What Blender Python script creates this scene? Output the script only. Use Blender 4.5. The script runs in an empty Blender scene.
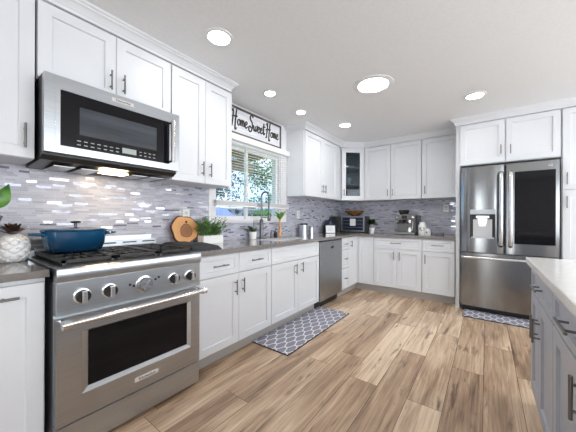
import bpy, bmesh, math, random
from mathutils import Vector, Matrix
R = math.radians
scn = bpy.context.scene
col = scn.collection
rnd = random.Random(7)

# ------------------------------------------------------------------ camera
cd = bpy.data.cameras.new('camera'); cam = bpy.data.objects.new('camera', cd); col.objects.link(cam)
cd.sensor_width = 36; cd.lens = 266.98 / 576 * 36
cd.shift_y = 2.15 / 576
cd.clip_start = 0.05
cam.matrix_world = (Matrix.Translation((2.30, 0, 1.161)) @ Matrix.Rotation(R(36.637), 4, 'Z')
                    @ Matrix.Rotation(R(90), 4, 'X') @ Matrix.Rotation(R(0.218), 4, 'Z'))
scn.camera = cam
scn.view_settings.view_transform = 'Standard'
scn.view_settings.look = 'None'
scn.view_settings.gamma = 1
scn.view_settings.exposure = 1.14
scn.view_settings.use_curve_mapping = False
scn.cycles.use_denoising = True
scn.cycles.max_bounces = 8
scn.cycles.diffuse_bounces = 5
scn.cycles.sample_clamp_indirect = 6

CAN_STRENGTH = 30.0
FILL_STRENGTH = 3.3
SKY_STRENGTH = 1.15
# ------------------------------------------------------------------ sky
w = bpy.data.worlds.new('sky'); scn.world = w; w.use_nodes = True
nt = w.node_tree; N = nt.nodes; Lk = nt.links
bg = N['Background']; bg.inputs['Strength'].default_value = SKY_STRENGTH
tc = N.new('ShaderNodeTexCoord'); ns = N.new('ShaderNodeTexNoise'); ns.inputs['Scale'].default_value = 3.5
ns.inputs['Detail'].default_value = 6
cr = N.new('ShaderNodeValToRGB'); cr.color_ramp.elements[0].position = .38; cr.color_ramp.elements[0].color = (.22, .46, .92, 1)
cr.color_ramp.elements[1].position = .68; cr.color_ramp.elements[1].color = (.93, .97, 1, 1)
Lk.new(tc.outputs['Generated'], ns.inputs['Vector']); Lk.new(ns.outputs['Fac'], cr.inputs['Fac']); Lk.new(cr.outputs['Color'], bg.inputs['Color'])
sd = bpy.data.lights.new('sun', 'SUN'); sd.energy = 3.6; sd.angle = R(1); sd.color = (1, .96, .9)
so = bpy.data.objects.new('sun', sd); col.objects.link(so)
so.rotation_euler = (R(40), 0, R(18))

# ------------------------------------------------------------------ helpers
class MB:
    def __init__(s): s.v = []; s.f = []; s.m = []; s.fs = []
    def add(s, vs, fs, mi=0, smooth=False):
        b = len(s.v); s.v += [Vector(p) for p in vs]
        for f in fs: s.f.append([b + i for i in f]); s.m.append(mi); s.fs.append(smooth)
    def box(s, x0, x1, y0, y1, z0, z1, mi=0, fr=None):
        if fr is None: vs = [(x, y, z) for z in (z0, z1) for y in (y0, y1) for x in (x0, x1)]
        else: vs = [fr(x, y, z) for z in (z0, z1) for y in (y0, y1) for x in (x0, x1)]
        s.add(vs, [(0, 2, 3, 1), (4, 5, 7, 6), (0, 1, 5, 4), (2, 6, 7, 3), (0, 4, 6, 2), (1, 3, 7, 5)], mi)
        return s
    def tube(s, pts, r, n=10, mi=0, cap=True, flat=1.0):
        pts = [Vector(p) for p in pts]; rings = []
        rr = r if isinstance(r, (list, tuple)) else [r] * len(pts)
        up = None
        for i, p in enumerate(pts):
            d = (pts[min(i + 1, len(pts) - 1)] - pts[max(i - 1, 0)]).normalized()
            if up is None:
                up = Vector((0, 0, 1)) if abs(d.z) < .9 else Vector((1, 0, 0))
            a = d.cross(up).normalized(); b = a.cross(d).normalized(); up = b
            rings.append([p + (a * math.cos(t) + b * flat * math.sin(t)) * rr[i] for t in [2 * math.pi * k / n for k in range(n)]])
        vs = [q for rg in rings for q in rg]; fs = []
        for i in range(len(pts) - 1):
            for k in range(n): fs.append((i * n + k, i * n + (k + 1) % n, (i + 1) * n + (k + 1) % n, (i + 1) * n + k))
        s.add(vs, fs, mi, True)
        if cap:
            s.add(rings[0], [tuple(range(n))], mi); s.add(rings[-1], [tuple(range(n))], mi)
        return s
    def cyl(s, p0, p1, r0, r1=None, n=20, mi=0): return s.tube([p0, p1], [r0, r0 if r1 is None else r1], n, mi)
    def lathe(s, prof, c, n=28, mi=0, sx=1, sy=1, M=None):
        vs = []; fs = []
        for r_, z in prof:
            for k in range(n):
                t = 2 * math.pi * k / n; p = Vector((r_ * sx * math.cos(t), r_ * sy * math.sin(t), z))
                if M is not None: p = M @ p
                vs.append(p + Vector(c))
        for i in range(len(prof) - 1):
            for k in range(n): fs.append((i * n + k, i * n + (k + 1) % n, (i + 1) * n + (k + 1) % n, (i + 1) * n + k))
        if prof[0][0] > 1e-5: fs.append(tuple(range(n)))
        if prof[-1][0] > 1e-5: fs.append(tuple((len(prof) - 1) * n + k for k in range(n)))
        s.add(vs, fs, mi, True); return s
    def prism(s, poly, z0, z1, mi=0, fr=None):
        n = len(poly); g = fr or (lambda a, b, c: (a, b, c))
        s.add([g(a, b, z0) for a, b in poly] + [g(a, b, z1) for a, b in poly],
              [tuple(range(n)), tuple(range(n, 2 * n))] + [(i, (i + 1) % n, n + (i + 1) % n, n + i) for i in range(n)], mi)
        return s
    def build(s, name, mats, parent=None, bevel=0, seg=2, smooth=False, label=None):
        me = bpy.data.meshes.new(name)
        org = Vector(parent['_o']) if parent is not None and '_o' in parent else Vector((0, 0, 0))
        me.from_pydata([tuple(p - org) for p in s.v], [], s.f)
        if not isinstance(mats, (list, tuple)): mats = [mats]
        for m in mats: me.materials.append(m)
        for p, mi, sm in zip(me.polygons, s.m, s.fs): p.material_index = mi; p.use_smooth = sm or smooth
        bm = bmesh.new(); bm.from_mesh(me)
        bmesh.ops.remove_doubles(bm, verts=bm.verts, dist=1e-6) if smooth else None
        bmesh.ops.recalc_face_normals(bm, faces=bm.faces); bm.to_mesh(me); bm.free()
        o = bpy.data.objects.new(name, me); col.objects.link(o)
        o['_o'] = tuple(org)
        if parent is not None: o.parent = parent
        if bevel:
            b = o.modifiers.new('bevel', 'BEVEL'); b.width = bevel; b.segments = seg; b.limit_method = 'ANGLE'; b.angle_limit = R(40)
        if any(s.fs) or smooth:
            e = o.modifiers.new('split', 'EDGE_SPLIT'); e.split_angle = R(38)
        if label: o['label'] = label
        return o

def thing(name, label, cat, loc, group=None):
    o = bpy.data.objects.new(name, None); col.objects.link(o); o.location = loc
    o.empty_display_size = .05; o['_o'] = tuple(loc); o['label'] = label; o['category'] = cat
    if group: o['group'] = group
    return o
def tag(o, label, cat, group=None, kind=None):
    # a thing that is one mesh: give it an origin at its own base
    vs = [v.co for v in o.data.vertices]
    c = Vector(((min(v.x for v in vs) + max(v.x for v in vs)) / 2, (min(v.y for v in vs) + max(v.y for v in vs)) / 2, min(v.z for v in vs)))
    o.data.transform(Matrix.Translation(-c)); o.location = Vector(o.location) + c; o['_o'] = tuple(o.location)
    o['label'] = label; o['category'] = cat
    if group: o['group'] = group
    if kind: o['kind'] = kind
    return o
def struct(o): o['kind'] = 'structure'; return o

# frames: (u along the run, n out of the face, z up)
def FL(u, n, z): return Vector((n, u, z))               # left wall, u = y
def FB(u, n, z): return Vector((u, 4.80 - n, z))        # back wall, u = x
def FI(u, n, z): return Vector((2.53 - n, u, z))        # island side facing the room
DA = Vector((.317, 4.20, 0)); DB = Vector((.60, 4.483, 0)); DU = (DB - DA).normalized(); DN = Vector((DU.y, -DU.x, 0))
DL = (DB - DA).length
def FD(u, n, z): return DA + DU * u + DN * n + Vector((0, 0, z))

# ------------------------------------------------------------------ materials
def mat(name, c, rough=.5, metal=0, **k):
    m = bpy.data.materials.new(name); m.use_nodes = True; b = m.node_tree.nodes['Principled BSDF']
    b.inputs['Base Color'].default_value = (*c, 1); b.inputs['Roughness'].default_value = rough; b.inputs['Metallic'].default_value = metal
    for kk, v in k.items(): b.inputs[kk.replace('_', ' ')].default_value = v
    m.diffuse_color = (*c, 1)
    return m
def nodes(m): return m.node_tree.nodes, m.node_tree.links, m.node_tree.nodes['Principled BSDF']
def noise_tint(m, c0, c1, scale=(8, 8, 8), detail=4, bump=0, dist=.002, lo=.35, hi=.65):
    n, l, b = nodes(m)
    t = n.new('ShaderNodeTexCoord'); mp = n.new('ShaderNodeMapping'); mp.inputs['Scale'].default_value = scale
    ns = n.new('ShaderNodeTexNoise'); ns.inputs['Scale'].default_value = 1; ns.inputs['Detail'].default_value = detail
    r = n.new('ShaderNodeValToRGB'); r.color_ramp.elements[0].position = lo; r.color_ramp.elements[1].position = hi
    r.color_ramp.elements[0].color = (*c0, 1); r.color_ramp.elements[1].color = (*c1, 1)
    l.new(t.outputs['Object'], mp.inputs['Vector']); l.new(mp.outputs[0], ns.inputs['Vector']); l.new(ns.outputs['Fac'], r.inputs['Fac'])
    l.new(r.outputs['Color'], b.inputs['Base Color'])
    if bump:
        bp = n.new('ShaderNodeBump'); bp.inputs['Strength'].default_value = bump; bp.inputs['Distance'].default_value = dist
        l.new(ns.outputs['Fac'], bp.inputs['Height']); l.new(bp.outputs['Normal'], b.inputs['Normal'])
    return m
def steel(name, c, rough, scale):
    m = mat(name, c, rough, 1)
    noise_tint(m, tuple(x * .86 for x in c), c, scale, 3, .05, .0006, .3, .7)
    return m
WHITE = noise_tint(mat('cabinet_white', (.70, .71, .74), .38), (.68, .70, .735), (.70, .72, .755), (3, 3, 3))
WALL = noise_tint(mat('wall_paint', (.74, .75, .77), .7), (.70, .71, .74), (.74, .75, .78), (20, 20, 20), 4, .05)
CEIL = noise_tint(mat('ceiling_paint', (.69, .69, .69), .9), (.76, .77, .78), (.79, .80, .81), (60, 60, 60), 4, .25, .003)
TRIMW = mat('trim_white', (.76, .76, .78), .4)
CTOP = noise_tint(mat('taupe_quartz', (.3, .28, .26), .12, 0, Coat_Weight=.6, Coat_Roughness=.06), (.17, .155, .145), (.215, .198, .185), (40, 40, 40), 6)
ITOP = noise_tint(mat('white_quartz', (.8, .79, .77), .18), (.76, .75, .73), (.84, .83, .81), (30, 30, 30), 6)
ISL = noise_tint(mat('island_grey', (.40, .42, .47), .42), (.37, .39, .44), (.40, .42, .475), (4, 4, 4))
PULL = mat('dark_nickel', (.19, .185, .18), .32, .9)
STEELH = steel('brushed_steel_horizontal', (.53, .56, .595), .28, (4, 4, 260))
STEELV = steel('brushed_steel_vertical', (.30, .31, .32), .17, (260, 260, 3))
STEELD = steel('brushed_steel_warm', (.39, .41, .43), .3, (4, 4, 260))
CHROME = mat('polished_steel', (.75, .75, .75), .12, 1)
FAUC = mat('faucet_steel', (.14, .14, .15), .28, 1)
FHAND = steel('brushed_handle', (.72, .72, .73), .25, (260, 260, 3))
BADGE = mat('badge_plate', (.72, .70, .69), .3, .25)
BLACK = mat('black_plastic', (.012, .012, .013), .35)
BGLASS = mat('black_glass', (.005, .005, .007), .05, Specular_IOR_Level=.25)
DGLASS = noise_tint(mat('dark_inner_glass', (.03, .035, .045), .08), (.03, .035, .045), (.055, .065, .08), (2, 2, 30))
IRON = mat('cast_iron', (.018, .018, .02), .45)
GREYP = mat('grey_plastic', (.3, .3, .31), .35)
DARK = mat('shadow_gap', (.05, .05, .05), .8)
TOE = mat('toe_kick_grey', (.42, .40, .38), .6)
PLATE = mat('outlet_plastic', (.80, .80, .79), .4)
BARK = noise_tint(mat('bark', (.07, .035, .02), .9), (.04, .02, .012), (.11, .06, .035), (60, 60, 60), 5, .6, .004)
LEAF = noise_tint(mat('herb_leaf', (.10, .24, .05), .5), (.045, .13, .03), (.2, .38, .09), (60, 60, 60))
LEAFD = noise_tint(mat('dark_leaf', (.03, .08, .02), .4), (.015, .04, .015), (.05, .12, .035), (30, 30, 30))
LEAFB = noise_tint(mat('broad_leaf', (.06, .25, .02), .3), (.025, .12, .01), (.14, .36, .04), (12, 12, 12))
POT = mat('white_ceramic', (.84, .84, .83), .3)
CARD = mat('white_card', (.85, .86, .88), .5)
WIREBLACK = mat('black_lettering', (.02, .02, .02), .5)

def emis(name, c, s):
    m = bpy.data.materials.new(name); m.use_nodes = True; n = m.node_tree.nodes; l = m.node_tree.links
    n.remove(n['Principled BSDF']); e = n.new('ShaderNodeEmission'); e.inputs['Color'].default_value = (*c, 1); e.inputs['Strength'].default_value = s
    l.new(e.outputs[0], n['Material Output'].inputs['Surface']); return m
LAMP = emis('lamp_diffuser', (1, .985, .96), CAN_STRENGTH)
LAMPW = emis('cooktop_lamp', (1, .72, .38), 14)
FILL = emis('fill_glow', (.93, .97, 1), FILL_STRENGTH)  # glow of the fill panels added behind the viewer
def glassmat(name, tint=(1, 1, 1), refl=1.0):
    m = bpy.data.materials.new(name); m.use_nodes = True; n = m.node_tree.nodes; l = m.node_tree.links
    n.remove(n['Principled BSDF']); t = n.new('ShaderNodeBsdfTransparent'); t.inputs[0].default_value = (*tint, 1)
    g = n.new('ShaderNodeBsdfGlossy'); g.inputs['Roughness'].default_value = .02
    f = n.new('ShaderNodeLayerWeight'); pw = n.new('ShaderNodeMath'); pw.operation = 'POWER'; pw.inputs[1].default_value = 5
    l.new(f.outputs['Facing'], pw.inputs[0]); ma = n.new('ShaderNodeMath'); ma.operation = 'MULTIPLY_ADD'; ma.inputs[1].default_value = .9; ma.inputs[2].default_value = .025
    l.new(pw.outputs[0], ma.inputs[0])
    mx = n.new('ShaderNodeMixShader'); l.new(ma.outputs[0], mx.inputs[0]); l.new(t.outputs[0], mx.inputs[1]); l.new(g.outputs[0], mx.inputs[2])
    l.new(mx.outputs[0], n['Material Output'].inputs['Surface']); return m
GLASS = glassmat('window_glass', (.97, 1, .99))
GLASSC = glassmat('cabinet_glass', (.62, .68, .72))

# blue enamel, darker towards the foot of the pot
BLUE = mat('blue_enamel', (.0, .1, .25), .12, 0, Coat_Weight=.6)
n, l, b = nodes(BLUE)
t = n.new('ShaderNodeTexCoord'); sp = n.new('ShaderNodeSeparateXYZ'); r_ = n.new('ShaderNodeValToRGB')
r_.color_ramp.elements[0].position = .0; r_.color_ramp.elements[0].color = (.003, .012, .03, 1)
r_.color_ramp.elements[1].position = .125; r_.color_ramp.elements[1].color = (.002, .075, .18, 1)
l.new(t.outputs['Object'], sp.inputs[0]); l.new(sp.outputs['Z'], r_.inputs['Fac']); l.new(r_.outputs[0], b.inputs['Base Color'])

def math_(n, l, op, a, b=None, c=None):
    m = n.new('ShaderNodeMath'); m.operation = op
    for i, x in enumerate((a, b, c)):
        if x is None: continue
        if isinstance(x, (int, float)): m.inputs[i].default_value = x
        else: l.new(x, m.inputs[i])
    return m.outputs[0]

def tile_mat(name, axis, stops, mortar, gl_at=.72):
    """linear mosaic: rows .0155 high, strips of mixed length, one colour and one slight tilt per strip"""
    m = mat(name, (.5, .5, .5), .2); n, l, b = nodes(m)
    M = lambda *a: math_(n, l, *a)
    tc = n.new('ShaderNodeTexCoord'); sp = n.new('ShaderNodeSeparateXYZ'); l.new(tc.outputs['Object'], sp.inputs[0])
    u = sp.outputs[axis]; z = sp.outputs['Z']
    rz = M('DIVIDE', z, .0142); row = M('FLOOR', rz); fz = M('FRACT', rz)
    wn = n.new('ShaderNodeTexWhiteNoise'); wn.noise_dimensions = '1D'; l.new(row, wn.inputs['W'])
    wid = M('ADD', M('MULTIPLY', wn.outputs['Value'], .05), .045)
    wn2 = n.new('ShaderNodeTexWhiteNoise'); wn2.noise_dimensions = '1D'; l.new(M('ADD', row, 71.3), wn2.inputs['W'])
    ru = M('ADD', M('DIVIDE', u, wid), M('MULTIPLY', wn2.outputs['Value'], 17.0)); cell = M('FLOOR', ru); fu = M('FRACT', ru)
    cv = n.new('ShaderNodeCombineXYZ'); l.new(row, cv.inputs[0]); l.new(cell, cv.inputs[1])
    w3 = n.new('ShaderNodeTexWhiteNoise'); w3.noise_dimensions = '3D'; l.new(cv.outputs[0], w3.inputs['Vector'])
    rp = n.new('ShaderNodeValToRGB'); rp.color_ramp.interpolation = 'CONSTANT'
    while len(rp.color_ramp.elements) > 1: rp.color_ramp.elements.remove(rp.color_ramp.elements[-1])
    rp.color_ramp.elements[0].position = 0; rp.color_ramp.elements[0].color = (*stops[0][1], 1)
    for p, c in stops[1:]:
        e = rp.color_ramp.elements.new(p); e.color = (*c, 1)
    l.new(w3.outputs['Value'], rp.inputs['Fac'])
    mz = M('LESS_THAN', M('MINIMUM', fz, M('SUBTRACT', 1, fz)), .05)
    mu = M('LESS_THAN', M('MULTIPLY', M('MINIMUM', fu, M('SUBTRACT', 1, fu)), wid), .0009)
    mm = M('MAXIMUM', mz, mu)
    mx = n.new('ShaderNodeMix'); mx.data_type = 'RGBA'; l.new(mm, mx.inputs['Factor']); l.new(rp.outputs[0], mx.inputs['A']); mx.inputs['B'].default_value = (*mortar, 1)
    l.new(mx.outputs['Result'], b.inputs['Base Color'])
    gl = M('GREATER_THAN', w3.outputs['Value'], gl_at)
    l.new(M('ADD', M('MULTIPLY', M('SUBTRACT', 1, gl), .22), .07), b.inputs['Roughness'])
    # metallic-backed glass strips
    l.new(M('MULTIPLY', gl, .4), b.inputs['Metallic'])
    g = n.new('ShaderNodeNewGeometry'); sub = n.new('ShaderNodeVectorMath'); sub.operation = 'SUBTRACT'; sub.inputs[1].default_value = (.5, .5, .5)
    l.new(w3.outputs['Color'], sub.inputs[0]); sc = n.new('ShaderNodeVectorMath'); sc.operation = 'SCALE'; sc.inputs['Scale'].default_value = .07
    l.new(sub.outputs[0], sc.inputs[0]); ad = n.new('ShaderNodeVectorMath'); l.new(sc.outputs[0], ad.inputs[0]); l.new(g.outputs['Normal'], ad.inputs[1])
    nm = n.new('ShaderNodeVectorMath'); nm.operation = 'NORMALIZE'; l.new(ad.outputs[0], nm.inputs[0]); l.new(nm.outputs[0], b.inputs['Normal'])
    return m
TS = [(0, (.36, .365, .44)), (.25, (.42, .425, .50)), (.48, (.32, .325, .40)), (.68, (.48, .485, .56)), (.87, (.20, .21, .27)), (.945, (.78, .78, .81))]
TILE_L = tile_mat('mosaic_left', 'Y', TS, (.52, .52, .57), .86)
TILE_B = tile_mat('mosaic_back', 'X', TS, (.52, .52, .57), .86)

# ------------------------------------------------------------------ floor
PW = .1975; X0 = 2.088
FLOORM = mat('oak_plank', (.4, .28, .18), .38); n, l, b = nodes(FLOORM)
M = lambda *a: math_(n, l, *a)
at = n.new('ShaderNodeAttribute'); at.attribute_name = 'plank'; sp = n.new('ShaderNodeSeparateColor'); l.new(at.outputs['Color'], sp.inputs[0])
tc = n.new('ShaderNodeTexCoord'); off = n.new('ShaderNodeCombineXYZ')
l.new(M('MULTIPLY', sp.outputs[1], 31.0), off.inputs[0]); l.new(M('MULTIPLY', sp.outputs[2], 57.0), off.inputs[1])
av = n.new('ShaderNodeVectorMath'); l.new(tc.outputs['Object'], av.inputs[0]); l.new(off.outputs[0], av.inputs[1])
def nz(scale, detail, dist=0, rough=.5):
    mp = n.new('ShaderNodeMapping'); mp.inputs['Scale'].default_value = scale; l.new(av.outputs[0], mp.inputs['Vector'])
    q = n.new('ShaderNodeTexNoise'); q.inputs['Scale'].default_value = 1; q.inputs['Detail'].default_value = detail; q.inputs['Distortion'].default_value = dist
    q.inputs['Roughness'].default_value = rough
    l.new(mp.outputs[0], q.inputs['Vector']); return q.outputs['Fac']
g1 = nz((75, 2.6, 1), 5, .4, .65); g2 = nz((9, 1.1, 1), 3, .8); g3 = nz((17, 2.6, 1), 4, .6, .55)
base = n.new('ShaderNodeValToRGB'); e = base.color_ramp.elements
e[0].position = 0; e[0].color = (.17, .10, .062, 1); e[1].position = 1; e[1].color = (.78, .62, .45, 1)
e2 = base.color_ramp.elements.new(.5); e2.color = (.47, .325, .215, 1)
tone = M('ADD', M('ADD', sp.outputs[0], M('MULTIPLY', M('SUBTRACT', g1, .5), 1.2)), M('MULTIPLY', M('SUBTRACT', g2, .5), 1.35))
l.new(tone, base.inputs['Fac'])
kn = n.new('ShaderNodeValToRGB'); kn.color_ramp.elements[0].position = .595; kn.color_ramp.elements[0].color = (0, 0, 0, 1); kn.color_ramp.elements[1].position = .72; kn.color_ramp.elements[1].color = (1, 1, 1, 1)
l.new(g3, kn.inputs['Fac'])
mx = n.new('ShaderNodeMix'); mx.data_type = 'RGBA'; l.new(M('MULTIPLY', kn.outputs[0], .8), mx.inputs['Factor']); l.new(base.outputs[0], mx.inputs['A']); mx.inputs['B'].default_value = (.10, .055, .03, 1)
l.new(mx.outputs['Result'], b.inputs['Base Color'])
bp = n.new('ShaderNodeBump'); bp.inputs['Strength'].default_value = .25; bp.inputs['Distance'].default_value = .001; l.new(g1, bp.inputs['Height']); l.new(bp.outputs[0], b.inputs['Normal'])
l.new(M('ADD', M('MULTIPLY', g1, .15), .27), b.inputs['Roughness'])

fv = []; ff = []; fc = []
ends = {0: 1.84, 1: 2.45, -1: 2.50, -2: 1.855, 2: 3.05, 3: 2.58, -3: .9, -4: 1.9, -5: 1.2, -6: 2.0}   # row -> a known joint (row 0 spans X0-PW..X0)
tones = {(0, 0): .56, (0, -1): .78, (1, 0): .50, (1, -1): .40, (-1, 0): .74, (-1, -1): .42, (-2, 0): .88, (-2, 1): .6, (-2, -1): .42, (2, 0): .5, (2, -1): .46, (3, -1): .62, (-3, 0): .45, (-4, 0): .6}
LP = 1.25
for row in range(-11, 17):
    xa = X0 - PW + row * PW; xb = xa + PW
    if xb < -.05 or xa > 5.25: continue
    e0 = ends.get(row, rnd.uniform(0, LP))
    for k in range(-6, 4):
        ya = e0 + k * LP; yb = ya + LP
        ya = max(ya, -3.5); yb = min(yb, 4.8)
        if yb - ya < .01: continue
        t_ = tones.get((row, k), rnd.uniform(.36, .78)); c = (t_, rnd.random(), rnd.random(), 1)
        b_ = len(fv); g = .0013
        x0_, x1_ = max(xa + g, 0), min(xb - g, 5.2)
        if x1_ - x0_ < .01: continue
        fv += [(x0_, ya + g, 0), (x1_, ya + g, 0), (x1_, yb - g, 0), (x0_, yb - g, 0)]; ff.append((b_, b_ + 1, b_ + 2, b_ + 3)); fc.append(c)
b_ = len(fv); npl = len(ff)
fv += [(0, -3.5, -.003), (5.2, -3.5, -.003), (5.2, 4.8, -.003), (0, 4.8, -.003), (0, -3.5, -.1), (5.2, -3.5, -.1), (5.2, 4.8, -.1), (0, 4.8, -.1)]
for q in [(0, 1, 2, 3), (4, 7, 6, 5), (0, 4, 5, 1), (1, 5, 6, 2), (2, 6, 7, 3), (3, 7, 4, 0)]: ff.append(tuple(b_ + i for i in q))
me = bpy.data.meshes.new('floor'); me.from_pydata(fv, [], ff); me.materials.append(FLOORM); me.materials.append(mat('plank_joint', (.09, .06, .04), .8))
ca = me.color_attributes.new('plank', 'FLOAT_COLOR', 'CORNER')
for p in me.polygons:
    if p.index >= npl: p.material_index = 1; continue
    for li in p.loop_indices: ca.data[li].color = fc[p.index]
fl = bpy.data.objects.new('floor', me); col.objects.link(fl); struct(fl)

# ------------------------------------------------------------------ shell
CZ = 2.455
WY0, WY1, WZ0, WZ1 = 1.80, 2.90, 1.14, 2.01
m = MB(); m.box(-.14, 0, -3.5, WY0, 0, CZ); m.box(-.14, 0, WY1, 4.94, 0, CZ); m.box(-.14, 0, WY0, WY1, 0, WZ0); m.box(-.14, 0, WY0, WY1, WZ1, CZ)
wl = struct(m.build('wall_left', WALL))
wb = struct(MB().box(0, 5.34, 4.80, 4.94, 0, CZ).build('wall_back', WALL))
wr = struct(MB().box(5.2, 5.34, -3.64, 4.80, 0, CZ).build('wall_right', WALL))
wf = struct(MB().box(-.14, 5.2, -3.64, -3.5, 0, CZ).build('wall_front', WALL))
struct(MB().box(-.14, 5.34, -3.64, 4.94, CZ, CZ + .1).build('ceiling', CEIL))
m = MB(); m.box(0, .012, -.9, 1.715, .916, 1.50); m.box(0, .012, 1.715, 3.035, .916, 1.105); m.box(0, .012, 3.035, 4.788, .916, 1.50)
m.build('backsplash', TILE_L, wl)
MB().box(0, 1.974, 4.788, 4.80, .916, 1.50).build('backsplash', TILE_B, wb)

# unseen glowing panels added for fill and reflections, framed as a door and windows
def fill_panel(name, fr, u0, u1, z0, z1, nm):
    m = MB(); t = .06
    for a0, a1, b0, b1 in ((u0 - t, u1 + t, z1, z1 + t), (u0 - t, u1 + t, z0 - t, z0), (u0 - t, u0, z0, z1), (u1, u1 + t, z0, z1)):
        m.box(a0, a1, 0, .03, b0, b1, fr=fr)
    for k in range(1, nm): c = u0 + (u1 - u0) * k / nm; m.box(c - .03, c + .03, 0, .025, z0, z1, fr=fr)
    o = struct(m.build(name, TRIMW))
    MB().box(u0, u1, 0, .012, z0, z1, fr=fr).build('pane', FILL, o)
fill_panel('door_1', lambda u, n, z: Vector((u, -3.5 + n, z)), 1.62, 2.18, .08, 2.08, 1)
fill_panel('fill_panel_4', lambda u, n, z: Vector((u, -3.5 + n, z)), 4.3, 5.0, .95, 2.08, 1)
fill_panel('fill_panel_2', lambda u, n, z: Vector((5.2 - n, u, z)), .2, 4.0, .75, 2.2, 4)
fill_panel('fill_panel_3', lambda u, n, z: Vector((5.2 - n, u, z)), -2.6, -.8, .75, 2.1, 2)

# crown moulding: profile swept along the cabinet fronts
def sweep(path, prof, name):
    pts = [Vector((a, b, 0)) for a, b in path]; nrm = []
    for i in range(len(pts) - 1):
        d = (pts[i + 1] - pts[i]).normalized(); nrm.append(Vector((d.y, -d.x, 0)))
    m = MB(); rings = []
    for i, p in enumerate(pts):
        if i == 0: k = nrm[0]
        elif i == len(pts) - 1: k = nrm[-1]
        else:
            k = nrm[i - 1] + nrm[i]; k = k / (k.dot(nrm[i]))
        rings.append([p + k * o + Vector((0, 0, z)) for o, z in prof])
    q = len(prof); vs = [x for r in rings for x in r]; fs = []
    for i in range(len(pts) - 1):
        for k in range(q): fs.append((i * q + k, i * q + (k + 1) % q, (i + 1) * q + (k + 1) % q, (i + 1) * q + k))
    fs += [tuple(range(q)), tuple((len(pts) - 1) * q + k for k in range(q))]
    m.add(vs, fs); return struct(m.build(name, WHITE))
CP = [(-.03, 2.372), (.010, 2.372), (.010, 2.390), (.015, 2.395), (.022, 2.406), (.034, 2.420), (.048, 2.428), (.050, 2.437), (.060, 2.441), (.062, 2.4545), (-.03, 2.4545)]
sweep([(.317, -.6), (.317, 1.722), (.001, 1.722)], CP, 'trim_1')
sweep([(.001, 3.045), (.317, 3.045), (.317, 4.20), (.60, 4.483), (1.974, 4.483), (1.974, 4.12), (4.0, 4.12)], CP, 'trim_2')

# ------------------------------------------------------------------ cabinet parts
def shaker(m, fr, u0, u1, z0, z1, n0, n1, rail=.06, dep=.009, e=.0015):
    """recessed-panel front as one closed shell"""
    def ring(du, n): return [fr(u0 + du, n, z0 + du), fr(u1 - du, n, z0 + du), fr(u1 - du, n, z1 - du), fr(u0 + du, n, z1 - du)]
    rs = [ring(0, n0), ring(0, n1 - e), ring(e, n1), ring(rail, n1), ring(rail + .004, n1 - dep)]
    vs = [p for r in rs for p in r]; fs = [(0, 1, 2, 3), (16, 17, 18, 19)]
    for i in range(4):
        for k in range(4): fs.append((i * 4 + k, i * 4 + (k + 1) % 4, (i + 1) * 4 + (k + 1) % 4, (i + 1) * 4 + k))
    m.add(vs, fs)
def pull(fr, u, z, n, L, vert, parent, mt=None, r=.0055, off=.03):
    m = MB()
    if vert:
        m.cyl(fr(u, n + off, z - L / 2), fr(u, n + off, z + L / 2), r, n=10)
        for s in (-1, 1): m.cyl(fr(u, n - .001, z + s * L * .3), fr(u, n + off, z + s * L * .3), r * .85, n=8)
    else:
        m.cyl(fr(u - L / 2, n + off, z), fr(u + L / 2, n + off, z), r, n=10)
        for s in (-1, 1): m.cyl(fr(u + s * L * .3, n - .001, z), fr(u + s * L * .3, n + off, z), r * .85, n=8)
    return m.build('handle', mt or PULL, parent)
def cabinet(name, label, fr, u0, u1, z0, z1, nf, fronts, cat='cabinet', mt=WHITE, nb=.002, toe=None, group=None, extra=None):
    """fronts: (kind, u0, u1, z0, z1, handle) with handle (u, z, length, vertical) or None; nf = outer plane of the fronts"""
    c = (fr(u0, nb, 0) + fr(u1, nf, 0)) / 2
    t = thing(name, label, cat, (c.x, c.y, z0 if toe is None else 0), group)
    m = MB(); m.box(u0 + .0005, u1 - .0005, nb, nf - .022, z0, z1, fr=fr)
    m.build('cabinet_body', mt, t)
    if toe is not None: MB().box(u0, u1, nb, toe, 0, z0, fr=fr).build('toe_kick', TOE if mt is WHITE else mt, t)
    for k, a0, a1, b0, b1, h in fronts:
        d = MB(); g = .0018
        rail = .06 if k == 'door' else .038
        shaker(d, fr, a0 + g, a1 - g, b0 + g, b1 - g, nf - .021, nf, rail=rail, dep=.012)
        o = d.build(k, mt, t)
        if h: pull(fr, h[0], h[1], nf, h[2], h[3], o)
    return t
UL = .317; UT = 2.372
# upper cabinets, left wall
cabinet('wall_cabinet', 'tall white wall cabinet at the left edge of the photo, one dark bar handle', FL, -.25, .345, 1.48, UT, UL,
        [('door', -.25, .345, 1.48, 2.366, (.303, 1.595, .13, True))])
cabinet('wall_cabinet', 'short wide white double-door wall cabinet right above the microwave', FL, .353, 1.127, 1.936, UT, UL,
        [('door', .353, .742, 1.938, 2.366, (.708, 2.055, .125, True)), ('door', .742, 1.127, 1.938, 2.366, (.785, 2.055, .125, True))])
cabinet('wall_cabinet', 'white double-door wall cabinet between the microwave and the window', FL, 1.134, 1.75, 1.46, UT, UL,
        [('door', 1.134, 1.445, 1.46, 2.366, (1.411, 1.585, .12, True)), ('door', 1.445, 1.75, 1.46, 2.366, (1.492, 1.58, .12, True))])
cabinet('wall_cabinet', 'white double-door wall cabinet right of the window, beside the glass-door corner cabinet', FL, 3.045, 4.17, 1.47, UT, UL,
        [('door', 3.06, 3.545, 1.47, 2.366, (3.505, 1.60, .12, True)), ('door', 3.545, 4.02, 1.47, 2.366, (3.59, 1.60, .12, True))])
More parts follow.
